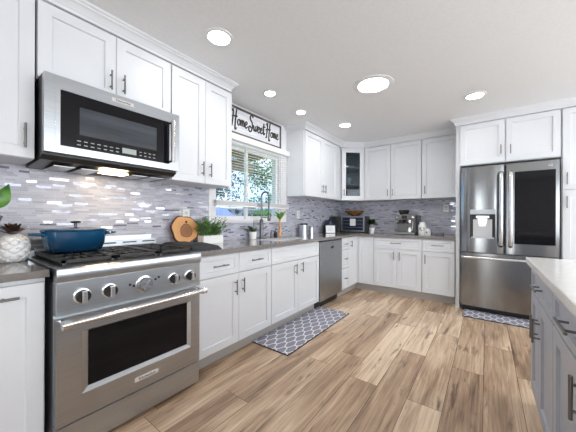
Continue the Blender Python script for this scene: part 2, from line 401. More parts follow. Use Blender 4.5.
# corner cabinet with a glass door: open carcass, shelves, dishes
c = DA.lerp(DB, .5)
t = thing('corner_cabinet', 'white diagonal corner wall cabinet with a narrow clear glass door', 'cabinet', (.3, 4.5, 1.47))
m = MB()
hull = [(.002, 4.20), (.317 - .001, 4.20), (.317 - .016, 4.20)]
def slab(z0, z1): return m.prism([(.014, 4.205), (.30, 4.205), (.595, 4.50), (.595, 4.786), (.014, 4.786)], z0, z1)
slab(1.47, 1.49); slab(2.335, UT); m.box(.013, .028, 4.205, 4.786, 1.49, 2.335); m.box(.028, .595, 4.772, 4.786, 1.49, 2.335)
m.box(.028, .30, 4.19, 4.205, 1.49, 2.335); m.box(.58, .595, 4.50, 4.772, 1.49, 2.335)
m.build('cabinet_body', WHITE, t)
for z in (1.74, 2.03):
    MB().prism([(.03, 4.22), (.29, 4.22), (.575, 4.505), (.575, 4.77), (.03, 4.77)], z, z + .012).build('shelf', WHITE, t)
m = MB(); rw = .075; z0, z1 = 1.47, 2.366
for a in ((0, rw, z0, z1), (DL - rw, DL, z0, z1), (rw, DL - rw, z0, z0 + rw), (rw, DL - rw, z1 - rw, z1)): m.box(a[0] + .001, a[1] - .001, -.02, .0, a[2], a[3], fr=FD)
d = m.build('door', WHITE, t)
MB().box(rw, DL - rw, -.012, -.009, z0 + rw, z1 - rw, fr=FD).build('glass_pane', GLASSC, d)
pull(FD, .035, 1.60, 0, .11, True, d)
# uppers, back wall
BU = .317
cabinet('wall_cabinet', 'white double-door wall cabinet above the toaster oven and coffee machine', FB, .60, 1.50, 1.47, UT, BU,
        [('door', .605, 1.04, 1.47, 2.366, (1.005, 1.585, .11, True)), ('door', 1.044, 1.50, 1.47, 2.366, (1.085, 1.585, .11, True))])
cabinet('wall_cabinet', 'white single-door wall cabinet on the back wall next to the refrigerator', FB, 1.507, 1.972, 1.47, UT, BU,
        [('door', 1.507, 1.972, 1.47, 2.366, (1.55, 1.595, .12, True))])
# refrigerator surround
t = cabinet('bridge_cabinet', 'wide low white double-door cabinet directly over the refrigerator', FB, 1.976, 2.955, 1.845, UT, .68,
        [('door', 2.02, 2.476, 1.85, 2.366, (2.436, 2.0, .11, True)), ('door', 2.482, 2.95, 1.85, 2.366, (2.525, 1.99, .11, True))])
MB().box(1.976, 2.02, .002, .68, 0, 1.845, fr=FB).build('side_panel', WHITE, t)
cabinet('pantry_cabinet', 'full-height white pantry cabinet at the right edge, beside the refrigerator', FB, 2.957, 3.62, .11, UT, .68,
        [('door', 2.962, 3.29, 1.482, 2.366, (2.995, 1.60, .13, True)), ('door', 2.962, 3.29, .11, 1.478, (2.995, 1.345, .13, True)),
         ('door', 3.29, 3.62, 1.482, 2.366, (3.585, 1.60, .13, True)), ('door', 3.29, 3.62, .11, 1.478, (3.585, 1.345, .13, True))], toe=.62)

# base cabinets
BT = .877; NF = .612
cabinet('base_cabinet', 'white base cabinet at the bottom left corner, left of the range', FL, -.25, .335, .11, BT, NF,
        [('door', -.25, .33, .11, .855, None)], toe=.54)
t = [o for o in col.objects if o.get('label', '').startswith('white base cabinet at the bottom left')][0]
dd = [o for o in t.children if o.name.startswith('door')][0]
pull(FL, .12, .802, NF, .24, False, dd, r=.006)
cabinet('base_cabinet', 'white base cabinet right of the range, two drawers above two doors', FL, 1.135, 2.002, .11, BT, NF,
        [('drawer', 1.14, 1.575, .702, .868, (1.365, .785, .15, False)), ('drawer', 1.575, 2.002, .702, .868, (1.78, .785, .14, False)),
         ('door', 1.14, 1.575, .113, .697, (1.528, .585, .125, True)), ('door', 1.575, 2.002, .113, .697, (1.612, .59, .125, True))], toe=.54)
cabinet('sink_cabinet', 'white sink base cabinet with one long blank panel over two doors', FL, 2.004, 2.93, .11, BT, NF,
        [('drawer', 2.006, 2.928, .702, .868, None),
         ('door', 2.006, 2.465, .113, .697, (2.40, .605, .115, True)), ('door', 2.465, 2.928, .113, .697, (2.525, .61, .115, True))], toe=.54)
cabinet('drawer_cabinet', 'narrow white base cabinet of three stacked drawers beside the dishwasher', FL, 3.57, 3.84, .11, BT, NF,
        [('drawer', 3.572, 3.838, .70, .868, (3.705, .78, .09, False)), ('drawer', 3.572, 3.838, .42, .695, (3.705, .56, .09, False)),
         ('drawer', 3.572, 3.838, .113, .415, (3.705, .27, .09, False))], toe=.54)
cabinet('corner_base_cabinet', 'white corner base cabinet with two narrow blank doors meeting at the inside corner', FL, 3.842, 4.798, .11, BT, .59,
        [], toe=.54)
t = [o for o in col.objects if o.name.startswith('corner_base_cabinet')][0]
m = MB(); shaker(m, FL, 3.844, 4.185, .113, .868, .591, .612, rail=.05); dr = m.build('door', WHITE, t); pull(FL, 3.89, .77, .612, .1, True, dr)
m = MB(); shaker(m, FB, .615, .868, .113, .868, .589, .61, rail=.05); m.build('door', WHITE, t)
MB().box(.568, .87, .002, .588, .11, BT, fr=FB).build('cabinet_body', WHITE, t)
MB().box(.54, .87, .002, .54, 0, .11, fr=FB).build('toe_kick', TOE, t)
cabinet('base_cabinet', 'white base cabinet on the back wall with one wide drawer over two doors', FB, .872, 1.562, .11, BT, .61,
        [('drawer', .874, 1.560, .70, .868, (1.21, .79, .16, False)), ('door', .874, 1.222, .113, .695, (1.18, .60, .13, True)),
         ('door', 1.222, 1.560, .113, .695, (1.262, .60, .13, True))], toe=.54)
cabinet('base_cabinet', 'white base cabinet next to the refrigerator with one drawer over one door', FB, 1.564, 1.962, .11, BT, .61,
        [('drawer', 1.566, 1.96, .70, .868, (1.76, .79, .15, False)), ('door', 1.566, 1.96, .113, .695, (1.607, .59, .13, True))], toe=.54)
MB()
# countertops
m = MB(); m.box(.012, .64, -.27, .342, .879, .914)
tag(m.build('countertop', CTOP, bevel=.003), 'short taupe quartz countertop left of the range, under the pineapple ornament', 'countertop')
SY0, SY1, SX0, SX1 = 2.17, 2.86, .17, .53
m = MB(); z0, z1 = .878, .915
m.box(.012, .64, 1.133, SY0, z0, z1); m.box(.012, .64, SY1, 4.16, z0, z1); m.box(.012, SX0, SY0, SY1, z0, z1); m.box(SX1, .64, SY0, SY1, z0, z1)
m.box(.012, .64, 4.16, 4.788, z0, z1); m.box(.64, 1.973, 4.16, 4.788, z0, z1)
tag(m.build('countertop', CTOP), 'long L-shaped taupe quartz countertop running from the range past the sink to the refrigerator', 'countertop')

# island
I0 = .35
cabinet('island_cabinet', 'grey island cabinet at the far end of the island, wide drawer over two doors', FI, 1.602, 2.29, .10, BT, 0,
        [('drawer', 1.604, 2.288, .715, .868, (1.93, .79, .16, False)), ('door', 1.604, 1.98, .103, .71, (1.945, .56, .13, True)),
         ('door', 1.98, 2.288, .103, .71, (2.015, .56, .13, True))], mt=ISL, nb=-.62, toe=-.07)
cabinet('island_cabinet', 'grey island cabinet nearer the viewer at the right edge, only partly in the photo', FI, 1.07, 1.60, .10, BT, 0,
        [('drawer', 1.072, 1.598, .715, .868, (1.28, .80, .17, False)), ('door', 1.072, 1.598, .103, .71, (1.13, .635, .13, True))], mt=ISL, nb=-.62, toe=-.07)
cabinet('island_cabinet', 'grey island cabinet below the right edge of the photo, closest to the viewer', FI, I0, 1.068, .10, BT, 0,
        [('drawer', I0, 1.066, .715, .868, (.71, .79, .16, False)), ('door', .71, 1.066, .103, .71, (.75, .57, .15, True)), ('door', I0, .71, .103, .71, (.67, .57, .15, True))], mt=ISL, nb=-.62, toe=-.07)
tag(MB().box(2.505, 3.60, I0 - .03, 2.315, .878, .915).build('island_countertop', ITOP, bevel=.003), 'thick white quartz countertop on the grey island', 'countertop')
MB()
# ------------------------------------------------------------------ lettering
def text_mesh(s, size, M4, name, mt, parent, ext=.0006):
    cu = bpy.data.curves.new('t', 'FONT'); cu.body = s; cu.size = size; cu.align_x = 'CENTER'; cu.align_y = 'CENTER'; cu.extrude = ext
    ob = bpy.data.objects.new('t', cu); col.objects.link(ob); bpy.context.view_layer.update()
    me = bpy.data.meshes.new_from_object(ob.evaluated_get(bpy.context.evaluated_depsgraph_get()))
    bpy.data.objects.remove(ob); org = Vector(parent['_o'])
    me.transform(Matrix.Translation(-org) @ M4); me.materials.clear(); me.materials.append(mt)
    o = bpy.data.objects.new(name, me); col.objects.link(o); o.parent = parent; o['_o'] = tuple(org); return o
def MFL(u, n, z): return Matrix(((0, 0, 1, n), (1, 0, 0, u), (0, 1, 0, z), (0, 0, 0, 1)))       # reads along +y, faces +x
def MFB(u, n, z): return Matrix(((1, 0, 0, u), (0, 0, -1, 4.80 - n), (0, 1, 0, z), (0, 0, 0, 1)))  # reads along +x, faces -y

# ------------------------------------------------------------------ range
t = thing('range', 'stainless steel gas range with black oven window and five knobs', 'stove', (.36, .74, 0))
Y0, Y1 = .352, 1.126
m = MB(); m.box(.03, .655, Y0, Y1, .06, .90); m.build('range_body', STEELD, t)
m = MB(); m.box(.05, .64, Y0 + .03, Y1 - .03, .0, .06); m.build('kick', BLACK, t)
m = MB(); m.box(.655, .695, Y0, Y1, .025, .163); m.build('drawer', STEELH, t, bevel=.003)
# control panel and bullnose
m = MB(); m.box(.655, .70, Y0, Y1, .694, .852); m.build('control_panel', STEELH, t, bevel=.002)
prof = [(.60, .852), (.702, .852), (.710, .856), (.714, .866), (.714, .908), (.710, .918), (.700, .922), (.60, .922)]
m = MB(); m.add([(x, y, z) for y in (Y0, Y1) for x, z in prof], [tuple(range(8)), tuple(range(8, 16))] + [(i, (i + 1) % 8, 8 + (i + 1) % 8, 8 + i) for i in range(8)])
m.build('front_lip', STEELH, t, smooth=True)
m = MB(); m.box(.03, .60, Y0, Y1, .90, .918); m.box(.03, .10, Y0, Y1, .918, .96); m.build('cooktop', STEELH, t, bevel=.002)
m = MB(); m.box(.10, .66, Y0 + .02, Y1 - .02, .918, .925); m.build('burner_tray', IRON, t)
# back riser with vent slots
m = MB(); m.box(.014, .045, Y0 + .03, Y1 - .01, .96, 1.025); m.box(.045, .085, Y0 + .03, Y1 + .005, .955, .99)
rs = m.build('backguard', STEELH, t, bevel=.002)
m = MB()
for k in range(5): y = Y0 + .09 + k * .145; m.box(.084, .0865, y, y + .10, .968, .978)
m.build('vent_slots', BLACK, rs)
# grates in three sections, burners
for k in range(3):
    ya = Y0 + .03 + k * .24; yb = ya + .232; m = MB(); zt = .952
    for x in (.12, .645): m.box(x - .008, x + .008, ya, yb, zt - .016, zt)
    for y in (ya + .008, yb - .008): m.box(.112, .653, y - .008, y + .008, zt - .016, zt)
    for y in (ya + .08, (ya + yb) / 2, yb - .08): m.box(.12, .645, y - .005, y + .005, zt - .012, zt)
    for x in (.25, .385, .52): m.box(x - .005, x + .005, ya, yb, zt - .012, zt)
    for x in (.12, .645):
        for y in (ya + .012, yb - .012): m.box(x - .008, x + .008, y - .008, y + .008, .925, zt)
    m.build('grate', IRON, t, bevel=.0015)
for x, y in ((.24, .50), (.24, .97), (.52, .50), (.52, .97), (.38, .74)):
    m = MB(); m.lathe([(.045, .925), (.045, .932), (.03, .934), (.03, .94), (0, .941)], (x, y, 0), 20); m.build('burner', IRON, t)
# knobs
for y, r in ((.452, .031), (.572, .031), (.752, .040), (.93, .030), (1.045, .030)):
    M4 = Matrix.Rotation(R(90), 3, 'Y'); big = r > .035
    m = MB(); m.lathe([(r * 1.18, 0), (r * 1.18, .006), (r * 1.02, .008)], (.70, y, .775), 28, M=M4); kb = m.build('knob', CHROME, t)
    m = MB(); m.lathe([(r, .008), (r, .026), (r * .93, .030), (0, .030)], (.70, y, .775), 28, M=M4)
    m.build('dial', STEELD if big else BLACK, kb)
    m = MB()
    if not big:
        m.box(.73, .746, y - .011, y + .011, .775 - r * .92, .775 + r * .92); m.build('grip', FHAND, kb, bevel=.003)
    else:
        for a in (0, 1, 2, 3):
            c_, s_ = math.cos(a * math.pi / 2 + .5), math.sin(a * math.pi / 2 + .5)
            m.add([(.7315, y, .775), (.7315, y + r * .8 * c_, .775 + r * .8 * s_), (.7315, y + r * .8 * math.cos(a * math.pi / 2 + 1.2), .775 + r * .8 * math.sin(a * math.pi / 2 + 1.2)),
                   (.730, y, .775), (.730, y + r * .8 * c_, .775 + r * .8 * s_), (.730, y + r * .8 * math.cos(a * math.pi / 2 + 1.2), .775 + r * .8 * math.sin(a * math.pi / 2 + 1.2))],
                  [(0, 1, 2), (3, 5, 4), (0, 3, 4, 1), (1, 4, 5, 2), (2, 5, 3, 0)])
        m.build('grip', CHROME, kb)
for y, z in ((.672, .785), (.692, .775), (.815, .79), (.835, .80)):
    m = MB(); m.lathe([(.007, 0), (.007, .002), (0, .0025)], (.70, y, z), 12, M=Matrix.Rotation(R(90), 3, 'Y')); m.build('indicator', BLACK, t)
# oven door with window recess
m = MB(); a0, a1, b0, b1 = .452, 1.058, .29, .60
z0, z1 = .172, .678
m.box(.655, .70, Y0 + .002, a0, z0, z1); m.box(.655, .70, a1, Y1 - .002, z0, z1); m.box(.655, .70, a0, a1, z0, b0); m.box(.655, .70, a0, a1, b1, z1); m.box(.655, .66, a0, a1, b0, b1)
# bevelled inner reveal
for (p0, p1, q0, q1) in (((a0, b0), (a0, b1), (a0 + .03, b0 + .02), (a0 + .03, b1 - .01)), ((a1, b0), (a1, b1), (a1 - .02, b0 + .02), (a1 - .02, b1 - .01)),
                         ((a0, b0), (a1, b0), (a0 + .03, b0 + .02), (a1 - .02, b0 + .02)), ((a0, b1), (a1, b1), (a0 + .03, b1 - .01), (a1 - .02, b1 - .01))):
    m.add([(.6999, *p0), (.6999, *p1), (.684, *q1), (.684, *q0), (.66, *p0), (.66, *p1), (.66, *q1), (.66, *q0)], [(0, 1, 2, 3), (4, 5, 6, 7), (0, 1, 5, 4), (2, 3, 7, 6)])
od = m.build('oven_door', STEELH, t)
MB().box(.661, .685, a0 + .031, a1 - .021, b0 + .021, b1 - .011).build('window', BGLASS, od)
m = MB(); m.box(.70, .7025, .70, .835, .222, .248); bd = m.build('badge', BADGE, od, bevel=.0008)
text_mesh('KitchenAid', .021, MFL(.7675, .703, .235), 'lettering', WIREBLACK, bd)
m = MB(); m.cyl((.765, .365, .668), (.765, 1.125, .668), .0135, n=16); h = m.build('handle', CHROME, od)
for y in (.375, 1.112):
    m = MB(); m.cyl((.765, y - .016, .668), (.765, y + .016, .668), .021, n=18); m.cyl((.70, y, .668), (.765, y, .668), .012, n=12); m.build('handle_bracket', CHROME, h)

# dutch oven
t = thing('dutch_oven', 'blue enamelled oval dutch oven with lid on the left of the cooktop', 'pot', (.285, .535, .953))
c = (.285, .535, 0); sx, sy = .78, 1.0
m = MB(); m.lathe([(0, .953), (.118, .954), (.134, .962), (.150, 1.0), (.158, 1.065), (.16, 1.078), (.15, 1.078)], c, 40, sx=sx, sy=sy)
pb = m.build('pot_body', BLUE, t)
for s in (-1, 1):
    y = .535 + s * .158
    pts = [(.285 - .045, y - s * .01, 1.062), (.285 - .04, y + s * .028, 1.064), (.285 - .02, y + s * .047, 1.065), (.285 + .02, y + s * .047, 1.065), (.285 + .04, y + s * .028, 1.064), (.285 + .045, y - s * .01, 1.062)]
    MB().tube(pts, .0085, 8).build('handle', BLUE, t)
m = MB(); m.lathe([(.163, 1.079), (.166, 1.083), (.160, 1.090), (.13, 1.097), (.06, 1.103), (0, 1.104)], c, 40, sx=sx, sy=sy); ld = m.build('lid', mat('blue_enamel_lid', (.003, .05, .12), .12, 0, Coat_Weight=.6), t)
m = MB(); m.lathe([(.008, 1.102), (.008, 1.124), (.026, 1.128), (.028, 1.134), (.02, 1.139), (0, 1.14)], c, 20); m.build('knob', mat('pot_knob', (.08, .09, .11), .25, .8), ld)

# ------------------------------------------------------------------ microwave
t = thing('microwave', 'stainless over-the-range microwave with black glass door above the gas range', 'microwave', (.2, .74, 1.46))
Y0, Y1 = .358, 1.125
MB().box(.002, .395, Y0, Y1, 1.50, 1.93).build('casing', BLACK, t)
m = MB()
m.add([(.014, Y0, 1.50), (.40, Y0, 1.50), (.36, Y0, 1.478), (.014, Y0, 1.465), (.014, Y1, 1.50), (.40, Y1, 1.50), (.36, Y1, 1.478), (.014, Y1, 1.465)],
      [(0, 1, 2, 3), (4, 7, 6, 5), (0, 4, 5, 1), (1, 5, 6, 2), (2, 6, 7, 3), (3, 7, 4, 0)])
ub = m.build('vent_underside', mat('dark_bronze', (.05, .045, .04), .35, .5), t)
for ya in (Y0 + .07, Y0 + .20, Y0 + .50, Y0 + .62):
    m = MB(); m.box(.05, .30, ya, ya + .10, 1.459, 1.462); m.build('grease_filter', STEELD, ub)
MB().box(.20, .30, Y0 + .32, Y0 + .47, 1.458, 1.4615).build('lamp_lens', LAMPW, ub)
# door: steel frame around glass
m = MB(); a0, a1, b0, b1 = .425, 1.012, 1.553, 1.858
m.box(.395, .44, Y0, a0, 1.512, 1.93); m.box(.395, .44, a1 + .035, Y1, 1.512, 1.93); m.box(.395, .44, a0, a1 + .035, 1.512, b0); m.box(.395, .44, a0, a1 + .035, b1, 1.93)
d = m.build('door', STEELH, t)
m = MB(); m.add([(.4405, a0 - .022, b0 - .012), (.4405, a0 - .022, b1 + .012), (.425, a0, b1), (.425, a0, b0), (.43, a0 - .022, b0 - .012), (.43, a0 - .022, b1 + .012), (.42, a0, b1), (.42, a0, b0)],
      [(0, 1, 2, 3), (4, 7, 6, 5), (0, 3, 7, 4), (1, 5, 6, 2)]); m.build('edge_strip', CHROME, d)
gl = MB().box(.395, .434, a0, a1 + .035, b0, b1).build('glass', BGLASS, d)
MB().box(.434, .4348, .512, .955, 1.632, 1.79).build('window', DGLASS, gl)
m = MB()
for k in range(7):
    for j in range(2): m.box(.434, .4346, .50 + k * .033, .518 + k * .033, 1.572 + j * .022, 1.577 + j * .022)
for k in range(4):
    for j in range(2): m.box(.434, .4346, .84 + k * .03, .855 + k * .03, 1.575 + j * .022, 1.580 + j * .022)
m.build('buttons', mat('button_grey', (.35, .35, .36), .5), gl)
MB().box(.434, .4349, .735, .82, 1.573, 1.607).build('display', mat('display_grey', (.36, .40, .38), .3), gl)
m = MB(); m.cyl((.485, 1.05, 1.56), (.485, 1.05, 1.86), .0135, n=14)
h = m.build('handle', CHROME, d)
for z in (1.57, 1.85): MB().cyl((.44, 1.05, z), (.485, 1.05, z), .009, n=10).build('handle_post', BLACK if z < 1.7 else CHROME, h)
m = MB(); m.box(.44, .4425, .672, .80, 1.883, 1.906); bd = m.build('badge', BADGE, t, bevel=.0008)
text_mesh('KitchenAid', .019, MFL(.736, .443, 1.8945), 'lettering', WIREBLACK, bd)

# ------------------------------------------------------------------ dishwasher
t = thing('dishwasher', 'stainless steel dishwasher built in between the sink cabinet and narrow drawers', 'dishwasher', (.3, 3.25, 0))
MB().box(.03, .59, 2.934, 3.566, .09, .872).build('casing', BLACK, t)
m = MB(); m.box(.59, .625, 2.937, 3.563, .105, .856); d = m.build('door', STEELD, t, bevel=.003)
MB().box(.59, .622, 2.937, 3.563, .859, .872).build('control_strip', BLACK, t)
m = MB(); m.box(.625, .627, 3.22, 3.30, .765, .778); m.box(.627, .631, 3.235, 3.285, .755, .79); m.build('latch', BLACK, d)
m = MB(); m.lathe([(.008, 0), (.008, .002), (0, .003)], (.625, 3.27, .83), 14, M=Matrix.Rotation(R(90), 3, 'Y')); m.build('badge', BLACK, d)
MB().box(.50, .55, 2.937, 3.563, .0, .09).build('kick', BLACK, t)

# ------------------------------------------------------------------ refrigerator
t = thing('refrigerator', 'stainless french-door refrigerator with water dispenser and black glass right door', 'refrigerator', (2.48, 4.4, 0))
MB().box(2.035, 2.925, .03, .735, .07, 1.785, fr=FB).build('casing', mat('fridge_side', (.12, .12, .125), .4, .5), t)
MB().box(2.05, 2.91, .10, .70, 0, .07, fr=FB).build('kick', BLACK, t)
def bulge(m, x0, x1, z0, z1, xa, xb, nb, nfc, sag, n=10, mi=0):
    """solid slab whose front is bowed across the width xa..xb"""
    def f(x): q = (x - xa) / (xb - xa) * 2 - 1; return nfc - sag * q ** 4 - sag * .25 * q * q
    xs = [x0 + (x1 - x0) * i / n for i in range(n + 1)]
    vs = [FB(x, f(x), z) for z in (z0, z1) for x in xs] + [FB(x, nb, z) for z in (z0, z1) for x in xs]
    q = n + 1; fs = []
    for i in range(n):
        fs += [(i, i + 1, q + i + 1, q + i), (2 * q + i, 3 * q + i, 3 * q + i + 1, 2 * q + i + 1), (i, 2 * q + i, 2 * q + i + 1, i + 1), (q + i, q + i + 1, 3 * q + i + 1, 3 * q + i)]
    fs += [(0, q, 3 * q, 2 * q), (n, 2 * q + n, 3 * q + n, q + n)]
    m.add(vs, fs, mi, True)
ZB, ZT = .752, 1.80
xa, xb = 2.036, 2.476
dx0, dx1, dz0, dz1 = 2.135, 2.385, .925, 1.275
m = MB()
m.add([], [])
bulge(m, xa, xb, ZB, dz0, xa, xb, .745, .80, .028, 24); bulge(m, xa, xb, dz1, ZT, xa, xb, .745, .80, .028, 24)
bulge(m, xa, dx0, dz0, dz1, xa, xb, .745, .80, .028, 8); bulge(m, dx1, xb, dz0, dz1, xa, xb, .745, .80, .028, 8)
ld = m.build('door', STEELV, t)
# dispenser
m = MB(); m.box(dx0, dx1, .745, .752, dz0, dz1, fr=FB); m.box(dx0, dx0 + .012, .752, .798, dz0, dz1 - .03, fr=FB); m.box(dx1 - .012, dx1, .752, .798, dz0, dz1 - .03, fr=FB)
dp = m.build('dispenser', BLACK, ld)
MB().box(dx0 + .03, dx1 - .03, .752, .757, dz0 + .01, dz1 - .12, fr=FB).build('back_plate', mat('dispenser_grey', (.42, .42, .43), .3, .6), dp)
MB().box(dx0, dx1, .752, .804, dz1 - .06, dz1, fr=FB).build('control_strip', STEELD, dp, bevel=.003)
m = MB(); m.add([FB(x, nn, z) for x, z in ((2.21, 1.17), (2.31, 1.17), (2.295, 1.07), (2.225, 1.07)) for nn in (.757, .80)], [(0, 2, 4, 6), (1, 3, 5, 7), (0, 1, 3, 2), (2, 3, 5, 4), (4, 5, 7, 6), (6, 7, 1, 0)])
m.box(2.195, 2.325, .757, .803, 1.17, 1.20, fr=FB)
m.build('spout', CHROME, dp, bevel=.004)
MB().box(dx0 + .012, dx1 - .012, .752, .80, dz0, dz0 + .014, fr=FB).build('drip_tray', STEELD, dp)
# right door
xc, xd = 2.484, 2.924
m = MB(); bulge(m, xc, xd, ZB, ZT, xc, xd, .745, .80, .006, 24); rd = m.build('door', STEELV, t)
m = MB(); m.box(2.556, 2.895, .79, .8035, .875, 1.70, fr=FB); gp = m.build('glass_panel', BGLASS, rd, bevel=.004)
text_mesh('LG', .028, MFB(2.855, .8005, 1.745), 'lettering', mat('badge_white', (.8, .8, .8), .3), rd, ext=.0015)
for x, par in ((2.435, ld), (2.522, rd)):
    m = MB(); z0, z1 = .845, 1.705
    m.tube([FB(x, .80, z0), FB(x, .835, z0 + .02), FB(x, .842, z0 + .06), FB(x, .842, z1 - .06), FB(x, .835, z1 - .02), FB(x, .80, z1)], .021, 14, flat=1.0)
    m.build('handle', FHAND, par)
m = MB(); bulge(m, 2.036, 2.924, .085, .742, 2.036, 2.924, .745, .80, .022, 32); fd = m.build('freezer_drawer', STEELV, t)
m = MB(); m.tube([FB(2.06, .80, .69), FB(2.075, .835, .69), FB(2.12, .845, .69), FB(2.84, .845, .69), FB(2.885, .835, .69), FB(2.90, .80, .69)], .018, 14); m.build('handle', FHAND, fd)

# ------------------------------------------------------------------ sink, faucet
t = thing('sink', 'double-bowl stainless undermount sink below the window', 'sink', (.35, 2.51, .70))
for ya, yb in ((SY0 + .012, 2.50), (2.53, SY1 - .012)):
    m = MB(); x0, x1, zt, zb = SX0 + .01, SX1 - .01, .877, .70; q = .004
    m.box(x0, x1, ya, yb, zb, zb + q); m.box(x0, x0 + q, ya, yb, zb, zt); m.box(x1 - q, x1, ya, yb, zb, zt); m.box(x0, x1, ya, ya + q, zb, zt); m.box(x0, x1, yb - q, yb, zb, zt)
    bl = m.build('basin', STEELH, t)
    MB().lathe([(.04, zb + q), (.04, zb + q + .003), (0, zb + q + .002)], ((x0 + x1) / 2, (ya + yb) / 2, 0), 20).build('drain', CHROME, bl)
m = MB(); m.box(SX0 + .013, SX1 - .013, 2.50, 2.53, .845, .872); m.box(SX0 + .0, SX0 + .012, SY0, SY1, .868, .9135); m.box(SX1 - .012, SX1, SY0, SY1, .868, .9135); m.box(SX0, SX1, SY0, SY0 + .012, .868, .9135); m.box(SX0, SX1, SY1 - .012, SY1, .868, .9135)
m.build('rim', CHROME, t)
t = thing('faucet', 'tall pull-down spring faucet standing behind the sink', 'faucet', (.115, 2.40, .915))
fx, fy = .115, 2.40
MB().lathe([(.03, .915), (.03, .922), (.024, .928), (.024, 1.13), (.018, 1.145), (.012, 1.15)], (fx, fy, 0), 20).build('stem', FAUC, t)
arc = [(fx, fy, 1.14), (fx, fy, 1.40)] + [(fx + .045 - .045 * math.cos(a), fy + .015 * (1 - math.cos(a)), 1.42 + .055 * math.sin(a)) for a in [math.pi * k / 8 for k in range(0, 9)]] + [(fx + .092, fy + .03, 1.32), (fx + .095, fy + .03, 1.22)]
MB().tube(arc, .0115, 12).build('spout', FAUC, t)
MB().lathe([(.011, 1.235), (.019, 1.22), (.021, 1.15), (.016, 1.125), (0, 1.124)], (fx + .095, fy + .03, 0), 16).build('spray_head', FAUC, t)
MB().tube([(fx, fy, 1.17), (fx + .09, fy + .028, 1.17)], .006, 8).build('docking_arm', FAUC, t)
MB().tube([(fx, fy + .02, 1.03), (fx, fy + .055, 1.035), (fx + .0, fy + .10, 1.06)], .008, 8).build('lever', FAUC, t)
t = thing('soap_dispenser', 'small dark metal pump dispenser beside the faucet', 'soap dispenser', (.10, 2.60, .915))
MB().lathe([(.02, .915), (.02, .93), (.011, .935), (.011, .985), (0, .99)], (.10, 2.60, 0), 16).build('body', FAUC, t)
MB().tube([(.10, 2.60, .985), (.10, 2.60, 1.0), (.16, 2.60, .995)], .006, 8).build('nozzle', FAUC, t)
t = thing('soap_dispenser', 'small black pump bottle between the faucet and the amber vase', 'soap dispenser', (.09, 2.70, .915))
MB().lathe([(.022, .915), (.024, .92), (.024, .97), (.012, .985), (0, .985)], (.09, 2.70, 0), 16).build('bottle', BLACK, t)
MB().tube([(.09, 2.70, .985), (.09, 2.70, 1.01), (.13, 2.70, 1.008)], .005, 8).build('nozzle', BLACK, t)

# ------------------------------------------------------------------ window_1 with casing, sashes, blinds
m = MB()
m.box(0, .014, WY0 - .085, WY0, 1.108, 2.10); m.box(0, .014, WY1, 3.036, 1.108, 2.10); m.box(0, .014, WY0, WY1, WZ1, 2.10); m.box(0, .014, WY0, WY1, 1.108, WZ0)
w1 = struct(m.build('window_1', TRIMW))
m = MB(); m.box(-.139, 0, WY0, WY0 + .012, WZ0, WZ1); m.box(-.139, 0, WY1 - .012, WY1, WZ0, WZ1); m.box(-.139, 0, WY0, WY1, WZ1 - .012, WZ1); m.box(-.139, .03, WY0 - .0, WY1, WZ0 - .012, WZ0 + .01)
m.build('window_sill', TRIMW, w1)
MR = 2.315
for ya, yb, xq in ((WY0 + .012, MR + .03, -.10), (MR - .03, WY1 - .012, -.065)):
    m = MB(); q = .035
    m.box(xq, xq + .03, ya, ya + q, WZ0 + .01, WZ1 - .012); m.box(xq, xq + .03, yb - q, yb, WZ0 + .01, WZ1 - .012)
    m.box(xq, xq + .03, ya + q, yb - q, WZ0 + .01, WZ0 + .045); m.box(xq, xq + .03, ya + q, yb - q, WZ1 - .047, WZ1 - .012)
    s_ = m.build('sash', TRIMW, w1)
    MB().box(xq + .012, xq + .016, ya + q, yb - q, WZ0 + .045, WZ1 - .047).build('pane', GLASS, s_)
t = thing('window_blind', 'white horizontal slat blind, half raised over the kitchen window', 'blind', (.04, 2.4, 1.27))
BY0, BY1 = 1.76, 3.03
MB().box(.015, .075, BY0, BY1, 2.025, 2.095).build('valance', TRIMW, t, bevel=.004)
SLAT = mat('slat_white', (.86, .86, .87), .45)
m = MB(); z = 1.985; 
while z > 1.37: m.box(.030, .054, BY0 + .01, BY1 - .005, z, z + .0012); z -= .030
m.build('slats', SLAT, t)
m = MB(); z = 1.306
while z < 1.35: m.box(.016, .068, BY0 + .01, BY1 - .005, z, z + .0028); z += .0052
m.build('stacked_slats', SLAT, t)
MB().box(.016, .068, BY0 + .01, BY1 - .005, 1.285, 1.303).build('bottom_rail', TRIMW, t, bevel=.003)
m = MB()
for y in (1.95, 2.40, 2.88):
    for x in (.018, .066): m.cyl((x, y, 1.30), (x, y, 2.03), .0012, n=6)
m.build('ladder_cord', TRIMW, t)

